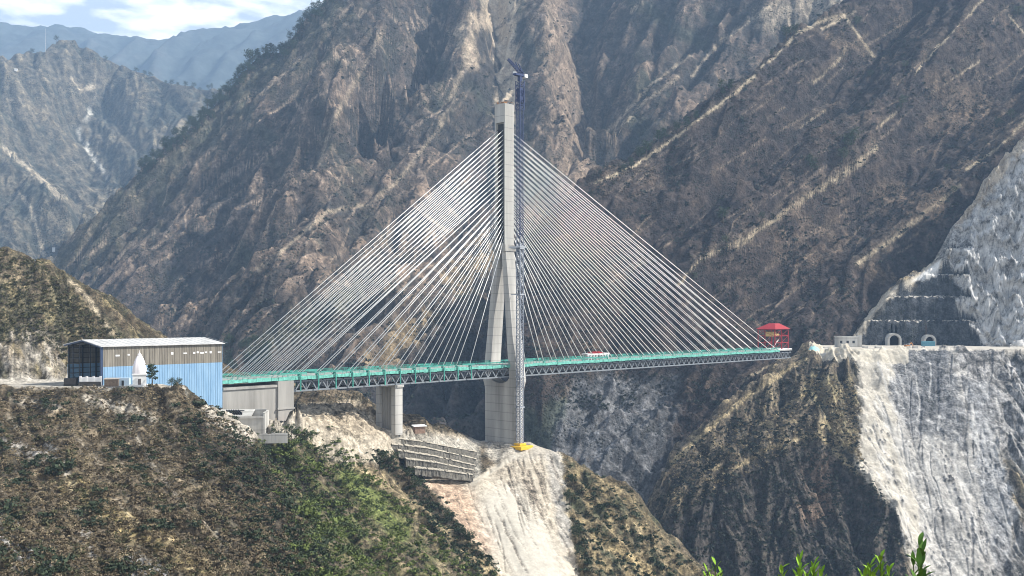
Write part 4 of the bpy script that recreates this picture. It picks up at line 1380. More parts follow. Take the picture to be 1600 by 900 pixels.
# joints of the climbing formwork
for k in range(1, 5):
    mb = MB()
    z = zz(36 + k * 13.0)
    mb.box(-ME - 0.03, ME + 0.03, -MW - 0.03, -MW + 0.3, z - 0.18, z)
    mb.build('pour_joint', M_CONC_D, pylon)
mb = MB()
mb.box(-3.9, 3.9, -4.6, 4.6, zz(32.5), zz(33.6))
mb.box(-3.6, 3.6, -4.2, 4.2, zz(33.6), zz(36.0))
mb.build('cross_beam', M_CONC_D, pylon)
for sg in (-1, 1):
    mb = MB()
    def ring(zc, yc, hw, hl):
        return [(-hl, yc - hw, zz(zc)), (hl, yc - hw, zz(zc)), (hl, yc + hw, zz(zc)), (-hl, yc + hw, zz(zc))]
    mb.hexa(ring(-34.6, sg * 9.6, 2.5, 3.7), ring(33.0, sg * 2.6, 1.5, 3.3))
    mb.build('leg', M_CONC, pylon)
mb = MB()
mb.box(-3.0, 3.0, -6.9, 6.9, zz(-37.2), zz(-34.62))
prof = [(-11.0, zz(-71.5)), (11.0, zz(-71.5)), (11.0, zz(-42)), (11.2, zz(-40)), (11.9, zz(-38)), (12.4, zz(-36.6)), (12.4, zz(-34.6)), (7.0, zz(-34.6)), (5.5, zz(-36.4)), (2.5, zz(-37.4)), (0, zz(-37.6)),
        (-2.5, zz(-37.4)), (-5.5, zz(-36.4)), (-7.0, zz(-34.6)), (-12.4, zz(-34.6)), (-12.4, zz(-36.6)), (-11.9, zz(-38)), (-11.2, zz(-40)), (-11.0, zz(-42))]
mb = MB()
mb.prism(prof, -3.6, 3.6)
shaft = mb.build('pier_shaft', M_CONC, pylon)
mb = MB()
mb.box(-6.5, 6.5, -13.5, 13.5, zz(-74), zz(-69.6))
mb.build('footing', M_CONC, pylon)

# stays: 24 pairs on each side
SR = [24.0 + k * 11.15 for k in range(24)]
SL = [32.7 + k * 9.3 for k in range(12)] + [137.5 + k * 2.75 for k in range(12)]
for side, ss in ((1, SR), (-1, SL)):
    for k, s in enumerate(ss):
        zt = 39.0 + k * 2.52
        for sy in (-1, 1):
            p = (side * 2.2, sy * 1.9, zz(zt + 0.3))
            q = (side * s, sy * 6.95, zz(ZD + 0.2))
            m = (side * (s - 1.6), sy * 6.9, zz(ZD + 0.2) + 1.6 * (zt - ZD) / s)
            mb = MB()
            rc = 0.23 if side > 0 else (0.18 if k < 12 else 0.15)
            mb.tube(p, q, rc, rc, 6)
            mb.build('stay_cable', M_CABLE, bridge, smooth_=True)
for side, ss in ((1, SR), (-1, SL)):
    for k, s in enumerate(ss):
        if side < 0 and k > 11:
            continue
        for sy in (-1, 1):
            mb = MB()
            mb.box(side * s - 0.45, side * s + 0.45, sy * 7.0 - 0.25, sy * 7.0 + 0.25, zz(ZD + 0.01), zz(ZD + 1.0))
            if side < 0:
                ya, yb = (8.3, 8.75) if sy > 0 else (-8.75, -8.3)
                mb.box(side * s - 0.22, side * s + 0.22, ya, yb, zz(ZL + 0.5), zz(ZD + 0.8))
                mb.box(side * s - 0.2, side * s + 0.2, min(sy * 7.0, sy * 8.6), max(sy * 7.0, sy * 8.6), zz(ZD + 0.55), zz(ZD + 0.9))
            mb.build('anchor_post', M_TEAL, deck)

# approach pier and abutment
mb = MB()
pa = -78.5
mb.box(pa - 2.2, pa + 2.2, -6.6, -3.6, zz(-58), zz(-35.5))
mb.box(pa - 2.2, pa + 2.2, 5.2, 8.0, zz(-58), zz(-35.5))
mb.box(pa - 2.6, pa + 2.6, -7.2, 8.6, zz(-35.5), zz(-34.35))
pier = mb.build('pier', M_CONC, bridge)
mb = MB()
mb.box(pa - 0.7, pa + 0.7, -3.6, 5.2, zz(-58), zz(-35.5))
for y in (-2.6, -0.6, 1.4, 3.4):
    mb.box(pa - 1.0, pa - 0.7, y - 0.25, y + 0.25, zz(-58), zz(-35.5))
mb.build('infill_wall', M_CONC_D, pier)
mb = MB()
mb.box(A0, -146.5, -7.9, 7.9, zz(-52), zz(-30.8))
mb.box(A0, -146.5, -8.5, 8.5, zz(-31.6), zz(-30.6))
ab = mb.build('abutment', M_CONC_D, bridge)
mb = MB()
mb.box(-146.4, -138.6, -8.8, 8.8, zz(-52), zz(-29.2))
mb.box(-146.8, -138.2, -9.2, 9.2, zz(-41.2), zz(-40.6))
mb.build('bearing_wall', M_CONC_D, ab)
mb = MB()
mb.box(-149, -137, -12.5, 10, zz(-50.6), zz(-47.6))
mb.box(-150, -136, -13.5, 11, zz(-51.6), zz(-50.6))
mb.build('footing', simple_mat('rusty formwork', (0.26, 0.10, 0.07), 0.8, 0, 0.3, 0.8), ab)

# ------------------------------------------------------------------ tower crane beside the pylon
def loc_at(e, t, z):
    """point in bridge axes: e along the bridge, t to the near side"""
    return Vector((AX.x + EX * e + EY * t, AX.y + EY * e - EX * t, z))


cp = loc_at(-2.6, 13.9, -70.0)
crane = thing('tower_crane', 'slim navy blue tower crane climbing the right side of the pylon, jib folded up', 'tower crane', cp, TH)
def lattice(mb, hw, z0, z1, step, t, d):
    for sx in (-1, 1):
        for sy in (-1, 1):
            mb.box(sx * hw - t / 2, sx * hw + t / 2, sy * hw - t / 2, sy * hw + t / 2, z0, z1)
    z, k = z0, 0
    while z + step <= z1 + 0.01:
        c = [(-hw, -hw), (hw, -hw), (hw, hw), (-hw, hw)]
        for i in range(4):
            a, b = c[i], c[(i + 1) % 4]
            if k % 2:
                a, b = b, a
            mb.beam((*a, z), (*b, z + step), d)
            mb.beam((*a, z), (*b, z), d)
        z += step
        k += 1
mb = MB()
lattice(mb, 1.3, 0, 108.6, 2.6, 0.36, 0.24)
mb.build('mast', M_MAST, crane)
mb = MB()
lattice(mb, 1.15, 108.8, 176.0, 2.5, 0.30, 0.14)
mb.build('mast', M_BLUE_C, crane)
mb = MB()
lattice(mb, 1.55, 176.0, 191.0, 2.5, 0.36, 0.24)
mb.box(-1.3, 1.3, -1.3, 1.3, 180, 187)
mb.build('climbing_frame', M_BLUE_C, crane)
mb = MB()
mb.box(-0.9, 0.9, -0.9, 0.9, 191, 193.5)
mb.box(-4.2, 3.0, -1.2, 1.2, 193.5, 194.5)
tt = mb.build('turntable', M_BLUE_C, crane)
mb = MB()
mb.box(-2.6, -1.0, 1.25, 2.7, 193.6, 196.0)
mb.build('cab', M_WHITE, tt)
mb = MB()
mb.box(2.2, 4.6, -1.4, 1.4, 193.2, 195.0)
mb.build('counterweight', M_WHITE, tt)
mb = MB()
j0, j1 = Vector((1.6, -0.4, 194.6)), Vector((-7.0, 2.0, 201.6))
dj = (j1 - j0).normalized()
sj = dj.cross(Vector((0, 0, 1))).normalized() * 0.75
uj = sj.cross(dj).normalized() * 0.8
ch = [sj + uj, uj - sj, -sj - uj, sj - uj]
for a in ch:
    mb.beam(j0 + a, j1 + a * 0.5, 0.32)
for k in range(8):
    p0, p1 = j0.lerp(j1, k / 8), j0.lerp(j1, (k + 1) / 8)
    for i in range(4):
        a, b = ch[i] * (1 - 0.06 * k), ch[(i + 1) % 4] * (1 - 0.06 * (k + 1))
        mb.beam(p0 + a, p1 + b, 0.22)
mb.beam((2.6, -0.3, 194.6), (-0.6, 0.4, 200.0), 0.5)
mb.beam((2.8, 0.6, 194.6), (-2.4, 1.0, 200.6), 0.4)
mb.build('jib', M_BLUE_C, tt)
for z in (20.0, 36.0, 79.0, 103.0):
    mb = MB()
    mb.box(-1.7, 1.7, -1.75, -1.45, z, z + 0.7)
    mb.box(-1.7, 1.7, 1.45, 1.75, z, z + 0.7)
    mb.beam((-1.4, 1.5, z + 0.35), (-1.0, 2.5 if z < 50 else 5.5, z + 0.35), 0.4)
    mb.beam((1.4, 1.5, z + 0.35), (1.0, 2.5 if z < 50 else 5.5, z + 0.35), 0.4)
    if z > 100:
        mb.box(-1.9, 2.4, -1.9, 6.0, 103.8, 104.6)
    mb.build('tie_collar', M_LGREY, crane)
mb = MB()
mb.box(-4.5, 5.0, -5.0, 3.0, -1.5, 0.35)
mb.box(-2.4, 2.4, -2.4, 2.4, 0.35, 1.5)
mb.build('base_frame', M_YEL, crane, 0.15)

# ------------------------------------------------------------------ red derrick at the end of the deck
dk = thing('derrick', 'red steel erection derrick with pitched canopy at the unfinished end of the deck', 'derrick', loc_at(287, 0, ZD), TH)
mb = MB()
for x in (-9.5, 0.5, 10.5):
    for y in (-6.8, 6.8):
        mb.box(x - 0.28, x + 0.28, y - 0.28, y + 0.28, 0, 15)
for y in (-6.8, 6.8):
    for z in (5.2, 10.2, 15.0):
        mb.box(-9.5, 10.5, y - 0.2, y + 0.2, z - 0.25, z + 0.25)
    for a, b in ((-9.5, 0.5), (0.5, 10.5)):
        for z0, z1 in ((0.2, 5.2), (5.2, 10.2), (10.2, 15.0)):
            mb.beam((a, y, z0), (b, y, z1), 0.2)
for x in (-9.5, 0.5, 10.5):
    mb.box(x - 0.25, x + 0.25, -6.8, 6.8, 14.7, 15.2)
    mb.beam((x, -6.8, 10.0), (x, 6.8, 15.0), 0.2)
frame = mb.build('frame', M_RED, dk)
mb = MB()
mb.hexa([(-11, -8, 15.3), (12, -8, 15.3), (12, 8, 15.3), (-11, 8, 15.3)], [(-1.5, -2.5, 19.4), (5, -2.5, 19.4), (5, 2.5, 19.4), (-1.5, 2.5, 19.4)])
mb.build('canopy', M_RED, dk)
mb = MB()
mb.box(-6.5, -0.5, -3.2, 2.4, 9.8, 13.2)
mb.tube((-7.4, -4, 11), (0.6, -4, 11), 1.0, 1.0, 10)
mb.build('winch', simple_mat('yellowish winch paint', (0.55, 0.40, 0.16), 0.6, 0, 0.3, 0.7), dk)
mb = MB()
mb.box(-12, 15.6, -7.2, 7.2, 0.01, 0.6)
mb.beam((-12, -6, 0.6), (-3, -6, 7.4), 0.5)
mb.build('rail_beam', M_WHITE, dk)

# ------------------------------------------------------------------ white work frame on the deck
wf = thing('work_frame', 'low white steel work frame with red sheets on top, standing on the deck', 'work frame', loc_at(74, 3.2, ZD), TH)
mb = MB()
for x in np.linspace(-11, 11, 8):
    for y in (-2.2, 2.2):
        mb.box(x - 0.2, x + 0.2, y - 0.2, y + 0.2, 0, 3.4)
for y in (-2.2, 2.2):
    mb.box(-12.5, 12.5, y - 0.25, y + 0.25, 3.4, 4.3)
    for x in (-11, -4.7, 1.6, 7.9):
        mb.beam((x, y, 0.1), (x + 3.1, y, 3.4), 0.25)
mb.box(-12.5, 12.5, -2.6, 2.6, 4.3, 4.5)
mb.build('frame', M_WHITE, wf)
mb = MB()
for x0, x1, h in ((-6, -2.2, 0.8), (-2.0, 1.6, 1.3), (1.8, 5.8, 0.7)):
    mb.box(x0, x1, -2.2, 2.2, 4.5, 4.5 + h)
mb.build('sheet', M_RED, wf)
wf.scale = (0.85, 0.85, 0.8)

# ------------------------------------------------------------------ shed, shrine and yard
SH = Vector((-146.9, 358.0, -27.0))
shed = thing('shed', 'long steel shed with bare brown upper cladding and bright blue lower cladding', 'shed', SH, TH)
L_, W_, ZE, ZR = 47.5, 30.7, 14.7, 16.7
def cladding(name, base, dark, amp, vert):
    m = bpy.data.materials.new(name)
    m.use_nodes = True
    nt = m.node_tree
    N, L = nt.nodes, nt.links
    b = N['Principled BSDF']
    b.inputs['Roughness'].default_value = 0.6
    tx = N.new('ShaderNodeTexCoord')
    mpn = N.new('ShaderNodeMapping')
    mpn.inputs['Scale'].default_value = (1, 1, vert)
    L.new(tx.outputs['Object'], mpn.inputs[0])
    n = N.new('ShaderNodeTexNoise')
    n.inputs['Scale'].default_value = 0.9
    n.inputs['Detail'].default_value = 7
    n.inputs['Roughness'].default_value = 0.7
    L.new(mpn.outputs[0], n.inputs['Vector'])
    r = N.new('ShaderNodeValToRGB')
    r.color_ramp.elements[0].position = 0.5 - amp
    r.color_ramp.elements[0].color = (*dark, 1)
    r.color_ramp.elements[1].position = 0.5 + amp
    r.color_ramp.elements[1].color = (*base, 1)
    L.new(n.outputs['Fac'], r.inputs[0])
    L.new(r.outputs[0], b.inputs['Base Color'])
    return m
M_BLUE = cladding('blue cladding', (0.26, 0.41, 0.56), (0.13, 0.26, 0.42), 0.20, 0.10)
M_BROWN = cladding('bare weathered cladding', (0.27, 0.245, 0.20), (0.10, 0.088, 0.07), 0.16, 0.05)
M_ROOF = simple_mat('white metal roof sheet', (0.46, 0.455, 0.44), 0.55, 0, 0.3, 0.35)


def corrugated(mb, x0, x1, y, z0, z1, pitch=1.0, d=0.09):
    """ribbed sheet wall in the x-z plane facing -y, with thickness"""
    pts, x, k = [], x0, 0
    while x < x1 - 1e-6:
        pts.append((x, y - (d if k % 2 else 0)))
        nx = min(x + pitch / 2, x1)
        pts.append((nx - 0.02, y - (d if k % 2 else 0)))
        x, k = nx, k + 1
    ring = pts + [(x1, y + 0.12), (x0, y + 0.12)]
    n = len(ring)
    vs = [(a, b, z0) for a, b in ring] + [(a, b, z1) for a, b in ring]
    mb.add(vs, [tuple(range(n)), tuple(range(2 * n - 1, n - 1, -1))] + [(i, n + i, n + (i + 1) % n, (i + 1) % n) for i in range(n)])


zsp = 7.35
mb = MB()
corrugated(mb, 0, L_, 0, zsp, ZE - 0.1)
mb.box(0, L_, W_ - 0.12, W_, zsp, ZE - 0.1)
mb.build('upper_wall', M_BROWN, shed)
mb = MB()
corrugated(mb, 0, L_, -0.06, -10.5, zsp - 0.02)
mb.box(0, L_, W_ - 0.12, W_ + 0.04, -10, zsp - 0.02)
mb.box(L_ + 0.02, L_ + 0.2, 0.2, W_ - 0.2, -10.5, ZE - 0.2)
mb.build('lower_wall', M_BLUE, shed)
mb = MB()
prof_t = [(-0.9, ZE - 0.12), (W_ / 2, ZR), (W_ + 0.9, ZE - 0.12), (W_ + 0.9, ZE + 0.13), (W_ / 2, ZR + 0.25), (-0.9, ZE + 0.13)]
mb.prism(prof_t, -1.2, L_ + 0.8)
roof = mb.build('roof', M_ROOF, shed)
mb = MB()
for k in range(18):
    x = 2 + k * 2.8
    for s in (0, 1):
        y0, y1 = (-0.8, W_ / 2 - 0.1) if s == 0 else (W_ / 2 + 0.1, W_ + 0.8)
        mb.beam((x, y0, ZE + 0.14 if s == 0 else ZR + 0.27), (x, y1, ZR + 0.27 if s == 0 else ZE + 0.14), 0.10, 0.08)
mb.build('roof_seam', M_LGREY, roof)
mb = MB()
mb.box(18, 23, 0.6, 14, ZE + 0.30, ZE + 0.32) if False else None
for x in np.linspace(0.3, L_ - 0.3, 10):
    for y in (0.45, W_ - 0.45):
        mb.box(x - 0.2, x + 0.2, y - 0.22, y + 0.22, -0.5, ZE - 0.2)
    mb.beam((x, 0.45, ZE - 0.5), (x, W_ / 2, ZR - 0.5), 0.25, 0.5)
    mb.beam((x, W_ - 0.45, ZE - 0.5), (x, W_ / 2, ZR - 0.5), 0.25, 0.5)
for y in (W_ - 5, W_ - 11, W_ - 20):
    mb.box(-0.15, 0.15, y - 0.15, y + 0.15, -0.5, ZE + 0.6)
for z in np.linspace(2.0, 13.5, 7):
    mb.box(0.5, L_ - 1, W_ - 0.45, W_ - 0.3, z - 0.1, z + 0.1)
    mb.box(-0.1, 0.1, W_ - 11, W_ - 0.4, z - 0.07, z + 0.07)
mb.build('frame', M_STEEL_D, shed)
mb = MB()
mb.prism([(-0.9, ZE - 0.6), (W_ / 2, ZR - 0.45), (W_ + 0.9, ZE - 0.6), (W_ + 0.9, ZE - 0.14), (W_ / 2, ZR - 0.02), (-0.9, ZE - 0.14)], -1.1, -0.9)
mb.build('barge_board', simple_mat('navy sheet', (0.04, 0.06, 0.11), 0.5, 0, 0.2, 0.6), shed)
mb = MB()
mb.box(-0.9, -0.1, -0.12, 0.7, -1, ZE - 0.2)
mb.build('corner_post', simple_mat('dark blue sheet', (0.03, 0.05, 0.10), 0.5, 0, 0.2, 0.6), shed)
mb = MB()
for k, x in enumerate((4.5, 9.0, 26, 31, 35, 36.5, 38, 40, 42, 45.5)):
    mb.box(x, x + (0.9 if k % 3 else 1.5), -0.16, -0.1, 11.0 + 0.2 * (k % 2), 11.6 + 0.15 * (k % 3))
mb.build('vent', M_WHITE, shed)

# shrine with a curved white tower
sp = P(218, 603, 353.5)
SHS = 0.92
sh = thing('shrine', 'small white shrine with a tall curved spire in front of the blue shed', 'shrine', sp, 0.35)
mb = MB()
h0 = 0.3
mb.box(-3.6, 3.6, -3.0, 3.0, -1.5, 0.5)
base = mb.build('plinth', M_WHITE, sh)
mb = MB()
mb.box(-2.5, 2.5, -2.2, 2.2, 0.5, 4.3)
mb.box(-2.75, 2.75, -2.45, 2.45, 4.3, 4.65)
body = mb.build('wall', M_WHITE, sh)
mb = MB()
mb.box(-0.55, 0.55, -2.26, -2.2, 0.6, 2.9)
mb.build('doorway', simple_mat('dark doorway', (0.10, 0.09, 0.09), 0.9, 0, 0.1, 1.0), body)
mb = MB()
prof = [(2.45, 4.65), (2.5, 5.4), (2.42, 6.6), (2.2, 8.0), (1.85, 9.3), (1.4, 10.5), (0.95, 11.4), (0.6, 11.9), (0.75, 12.05), (0.55, 12.3), (0.2, 12.6), (0.08, 13.3), (0.03, 13.9)]
n = 24
vs = []
for r, z in prof:
    for k in range(n):
        a = 2 * math.pi * k / n
        rr = r * (1 + 0.05 * math.cos(8 * a)) / max(abs(math.cos(a)), abs(math.sin(a))) ** 0.45
        vs.append((rr * math.cos(a), rr * math.sin(a) * 0.92, z))
mb.add(vs, [(i * n + k, i * n + (k + 1) % n, (i + 1) * n + (k + 1) % n, (i + 1) * n + k) for i in range(len(prof) - 1) for k in range(n)])
mb.build('spire', simple_mat('white and faint pink wash', (0.74, 0.70, 0.71), 0.6, 0, 0.05, 0.4), sh, smooth_=True)
sh.scale = (SHS, SHS, SHS)

# low white wall, hut, drums on the platform
g0 = P(141, 602, 357)
lw = thing('barrier_wall', 'low white wall on dark footing before the open end of the shed', 'barrier', g0, 0.05)
mb = MB()
mb.box(-3.6, 3.9, -0.3, 0.3, 1.3, 2.9)
for x in (-3.4, -1.2, 1.2, 3.6):
    mb.box(x - 0.3, x + 0.3, -0.4, 0.4, -0.5, 3.25)
mb.build('panel', M_WHITE, lw)
mb = MB()
mb.box(-3.6, 3.9, -0.6, 0.6, -0.6, 1.28)
mb.build('footing', simple_mat('dark stone', (0.06, 0.055, 0.05), 0.9, 0, 0.4, 0.8), lw)
g1 = P(111, 602, 359)
dg = thing('generator', 'dark box generator with small exhaust at the left end of the shed', 'generator', g1, 0.1)
mb = MB()
mb.box(-2.2, 2.2, -1.1, 1.1, 0.3, 2.6)
mb.build('housing', simple_mat('dark brown enclosure', (0.055, 0.05, 0.048), 0.7, 0, 0.3, 1.0), dg, 0.08)
mb = MB()
mb.box(-2.3, 2.3, -0.9, -0.6, -0.4, 0.3)
mb.box(-2.3, 2.3, 0.6, 0.9, -0.4, 0.3)
mb.tube((1.3, 0, 2.6), (1.3, 0, 3.4), 0.12)
mb.build('skid', M_STEEL_D, dg)
g2 = P(175, 603, 355.5)
ht = thing('hut', 'small brown corrugated site hut against the blue shed wall', 'hut', g2, 0.12)
mb = MB()
mb.box(-2.3, 2.3, -1.3, 1.3, -0.5, 2.4)
mb.build('wall', simple_mat('brown plank wall', (0.20, 0.15, 0.11), 0.85, 0, 0.35, 1.2), ht)
mb = MB()
mb.hexa([(-2.6, -1.6, 2.4), (2.6, -1.6, 2.4), (2.6, 1.6, 2.75), (-2.6, 1.6, 2.75)], [(-2.6, -1.6, 2.5), (2.6, -1.6, 2.5), (2.6, 1.6, 2.85), (-2.6, 1.6, 2.85)])
mb.build('roof', simple_mat('grey brown tin', (0.33, 0.29, 0.25), 0.6, 0, 0.3, 0.9), ht)
g3 = P(193, 603, 357)
wt = thing('door_cabin', 'narrow pale cabin with a dark door just left of the shrine', 'cabin', g3, 0.1)
mb = MB()
mb.box(-2.2, 2.2, -0.9, 0.9, -0.5, 2.9)
cb = mb.build('wall', simple_mat('pale blue wall', (0.45, 0.56, 0.66), 0.7, 0, 0.1, 0.8), wt)
mb = MB()
mb.box(-0.4, 0.4, -0.96, -0.9, -0.3, 2.0)
mb.build('door', M_STEEL_D, cb)

# concrete enclosure in the yard below the shed
en = thing('concrete_enclosure', 'pale open-topped concrete enclosure in the yard below the abutment', 'enclosure', P(376, 672, 392), 0.10)
mb = MB()
mb.box(-9.5, 8.6, -0.4, 0.4, -4, 5.4)
mb.box(8.62, 9.4, -0.5, 11, -4, 6.8)
mb.box(-10.3, -9.52, -0.4, 11, -4, 6.0)
mb.box(-9.5, 8.6, 10.4, 11.0, -4, 7.2)
mb.box(-10.6, 9.0, -0.8, -0.42, 4.6, 5.5)
mb.build('wall', M_CONC_W, en)
mb = MB()
mb.hexa([(-9.4, 0.5, 5.1), (4, 0.5, 5.1), (4, 10.3, 6.9), (-9.4, 10.3, 6.9)], [(-9.4, 0.5, 5.35), (4, 0.5, 5.35), (4, 10.3, 7.15), (-9.4, 10.3, 7.15)])
mb.build('slab', M_CONC_W, en)
mb = MB()
for k in range(6):
    x = -6.6 + k * 0.9
    mb.beam((x, 6.5, 7.1), (x + 2.2, 2.5, 6.1), 0.25, 0.9)
mb.box(-6.8, 0.4, 6.3, 6.7, 6.9, 7.2)
mb.build('formwork', M_STEEL_D, en)
lo = thing('yard_wall', 'low pale wall along the scrub edge below the concrete enclosure', 'wall', P(385, 681, 386), 0.12)
mb = MB()
x = -8.0
r = random.Random(8)
while x < 14:
    w = r.uniform(1.2, 2.4)
    mb.box(x, x + w * 0.97, -0.4, 0.4, -3, r.uniform(0.5, 1.0))
    x += w
mb.build('block', M_CONC_W, lo)

# ------------------------------------------------------------------ terrace walls left of the pylon
TERR = [  # photo polyline of the wall crest with depths, height
    ([(606, 683, 473), (660, 690, 482), (745, 706, 502)], 3.4, 'topmost of the stepped stone walls under the deck'),
    ([(612, 694, 471), (668, 700, 479), (744, 717, 497)], 3.4, 'second highest of the stepped stone walls under the deck'),
    ([(622, 704, 469), (675, 712, 476), (742, 727, 491)], 3.4, 'middle one of the stepped stone walls under the deck'),
    ([(634, 717, 467), (682, 723, 472), (740, 735, 484)], 3.4, 'second lowest of the stepped stone walls under the deck'),
    ([(648, 731, 464), (690, 735, 468), (738, 742, 477)], 3.2, 'lowest and shortest of the stepped stone walls under the deck'),
]
M_STONE = simple_mat('grey gabion stone', (0.13, 0.122, 0.105), 0.95, 0, 0.6, 0.9, 0.4)
M_CAP = simple_mat('pale mortar capping', (0.40, 0.365, 0.30), 0.9, 0, 0.3, 0.8)
for line, h, lab in TERR:
    pts = [P(qx, qy, qd - 3.0) for qx, qy, qd in line]
    dense = []
    for a, b in zip(pts[:-1], pts[1:]):
        dense += [a.lerp(b, k / 16) for k in range(16)]
    dense.append(pts[-1])
    root = thing('terrace_wall', 'grey ' + lab, 'retaining wall', dense[len(dense) // 2] - Vector((0, 0, h)), 0, 'stepped retaining walls')
    o0 = root.location
    mb, cp_ = MB(), MB()
    r = random.Random(int(h * 10) + len(lab))
    for a, b in zip(dense[:-1], dense[1:]):
        d = (b - a)
        nrm = Vector((d.y, -d.x, 0)).normalized()
        j = [r.uniform(-0.3, 0.3) for _ in range(4)]
        a_, b_ = a - o0, b - o0
        hh_ = h + r.uniform(-0.3, 0.3)
        dn = Vector((0, 0, r.uniform(0, 0.25)))
        mb.hexa([a_ + nrm * (0.9 + j[0]) - Vector((0, 0, hh_)), b_ + nrm * (0.9 + j[1]) - Vector((0, 0, hh_)), b_ - nrm * 2.5 - Vector((0, 0, h + 1)), a_ - nrm * 2.5 - Vector((0, 0, h + 1))],
                [a_ + nrm * j[2] - dn, b_ + nrm * j[3] - dn, b_ - nrm * 2.5 - dn * 0.3, a_ - nrm * 2.5 - dn * 0.3])
        if r.random() < 0.93:
            e0, e1 = r.uniform(0.25, 0.6), r.uniform(0.25, 0.6)
            cz = r.uniform(-0.15, 0.15)
            cp_.hexa([a_ + nrm * e0 - dn * 0.6, b_ + nrm * e1 - dn * 0.6, b_ - nrm * 2.6, a_ - nrm * 2.6],
                     [a_ + nrm * (e0 - 0.2) + Vector((0, 0, 0.45 + cz)) - dn * 0.6, b_ + nrm * (e1 - 0.2) + Vector((0, 0, 0.45 + cz)) - dn * 0.6, b_ - nrm * 2.6 + Vector((0, 0, 0.5 + cz)), a_ - nrm * 2.6 + Vector((0, 0, 0.5 + cz))])
    mb.build('stonework', M_STONE, root)
    cp_.build('capping', M_CAP, root)

# small roofed hut beside the pier
ph = thing('pump_hut', 'tiny hut with a pale roof on the bare ground right of the bridge pier', 'hut', P(655, 672, 484), 0.4)
mb = MB()
mb.box(-2.6, 2.6, -1.6, 1.6, -1.5, 1.9)
mb.build('wall', simple_mat('brown brick', (0.24, 0.16, 0.12), 0.9, 0, 0.3, 1.5), ph)
mb = MB()
mb.hexa([(-3.4, -2.2, 1.9), (3.4, -2.2, 1.9), (3.4, 2.2, 2.2), (-3.4, 2.2, 2.2)], [(-3.4, -2.2, 2.1), (3.4, -2.2, 2.1), (3.2, 2.2, 2.5), (-3.2, 2.2, 2.5)])
mb.build('roof', M_WHITE, ph)

# ------------------------------------------------------------------ tunnel platform
for (qx, wd, qy), lab in zip(PORTALS, ('concrete tunnel portal with open dark mouth at the back of the platform', 'tunnel portal half hidden behind a blue container, in the dark cutting')):
    bx_ = (qx - CX) * qy / F
    tp = thing('tunnel_portal', lab, 'tunnel portal', (bx_, qy - 4.5, PLAT), 0, 'railway tunnel portals')
    R, t = wd / 2, 1.8
    hs = R * 0.75                                   # springing height
    arc = [(R * math.cos(a), hs + R * math.sin(a)) for a in np.linspace(0, math.pi, 15)]
    arci = [((R - t) * math.cos(a), hs + (R - t) * math.sin(a)) for a in np.linspace(math.pi, 0, 15)]
    mb = MB()
    ring = [(R, -1)] + arc + [(-R, -1), (-R + t, -1)] + arci + [(R - t, -1)]
    n = len(ring)
    half = n // 2
    vs = [(x, 0, z) for x, z in ring] + [(x, 14.0, z) for x, z in ring]
    fs = []
    for i in range(half - 1):                       # strip between outer and inner outline
        a, b, c_, d_ = i, i + 1, n - 2 - i, n - 1 - i
        fs += [(a, b, c_, d_), (n + d_, n + c_, n + b, n + a), (a, n + a, n + b, b), (d_, c_, n + c_, n + d_)]
    mb.add(vs, fs)
    rg = mb.build('arch_ring', M_CONC_W, tp)
    mb = MB()
    q = [(R - t - 0.02, -1)] + [((R - t - 0.02) * math.cos(a), hs + (R - t - 0.02) * math.sin(a)) for a in np.linspace(0, math.pi, 15)] + [(-R + t + 0.02, -1)]
    m_ = len(q)
    vs = [(x, 3.0, z) for x, z in q] + [(x, 60.0, z) for x, z in q]
    mb.add(vs, [(i, i + 1, m_ + i + 1, m_ + i) for i in range(m_ - 1)] + [tuple(range(m_, 2 * m_)), (0, m_, 2 * m_ - 1, m_ - 1)])
    mb.build('tunnel_lining', M_BLACK, tp)

cu = thing('site_office', 'pale flat-roofed concrete site office on the left part of the tunnel platform', 'building', P(1322, 541, 848), 0.0)
mb = MB()
mb.box(-8.5, 8.5, -4, 4, -1, 7.8)
wl_ = mb.build('wall', M_CONC_W, cu)
mb = MB()
mb.box(-9.0, 9.0, -4.5, 4.5, 7.8, 8.5)
mb.build('roof', M_CONC_W, cu)
for x in (-5.5, 0, 5.0):
    mb = MB()
    mb.box(x - 1, x + 1, -4.06, -4.0, 2.6, 4.8)
    mb.build('window', M_STEEL_D, wl_)
mb = MB()
mb.box(9.3, 12.6, -3, 3, -1, 9.4)
mb.build('annex', M_CONC, cu)
ct = thing('container', 'teal blue shipping container standing before the second tunnel portal', 'container', P(1450, 542.5, 872), 0.05)
mb = MB()
mb.box(-5.6, 5.6, -1.5, 1.5, 0.0, 5.2)
bd = mb.build('body', simple_mat('teal blue container paint', (0.10, 0.27, 0.34), 0.6, 0, 0.2, 0.6), ct, 0.06)
mb = MB()
for x in np.linspace(-5.2, 5.2, 14):
    mb.box(x - 0.12, x + 0.12, -1.6, -1.5, 0.2, 5.0)
mb.build('corrugation', simple_mat('teal rib', (0.08, 0.22, 0.29), 0.6, 0, 0.2, 0.6), bd)
ex = thing('excavator', 'rusty orange excavator parked between the two tunnel portals', 'excavator', P(1418, 543.5, 862), 0.4)
mb = MB()
for y in (-1.5, 1.5):
    mb.prismy([(-2.8, 0.3), (-2.3, 0), (2.3, 0), (2.8, 0.3), (2.8, 0.8), (2.3, 1.1), (-2.3, 1.1), (-2.8, 0.8)], y - 0.4, y + 0.4)
mb.build('track', M_STEEL_D, ex)
mb = MB()
mb.box(-2.6, 1.8, -1.4, 1.4, 1.15, 2.6)
mb.build('body', simple_mat('rusty orange paint', (0.42, 0.18, 0.06), 0.6, 0, 0.3, 1.0), ex, 0.1)
mb = MB()
mb.box(0.2, 1.7, -1.35, -0.1, 2.6, 4.0)
mb.build('cab', M_STEEL, ex, 0.1)
mb = MB()
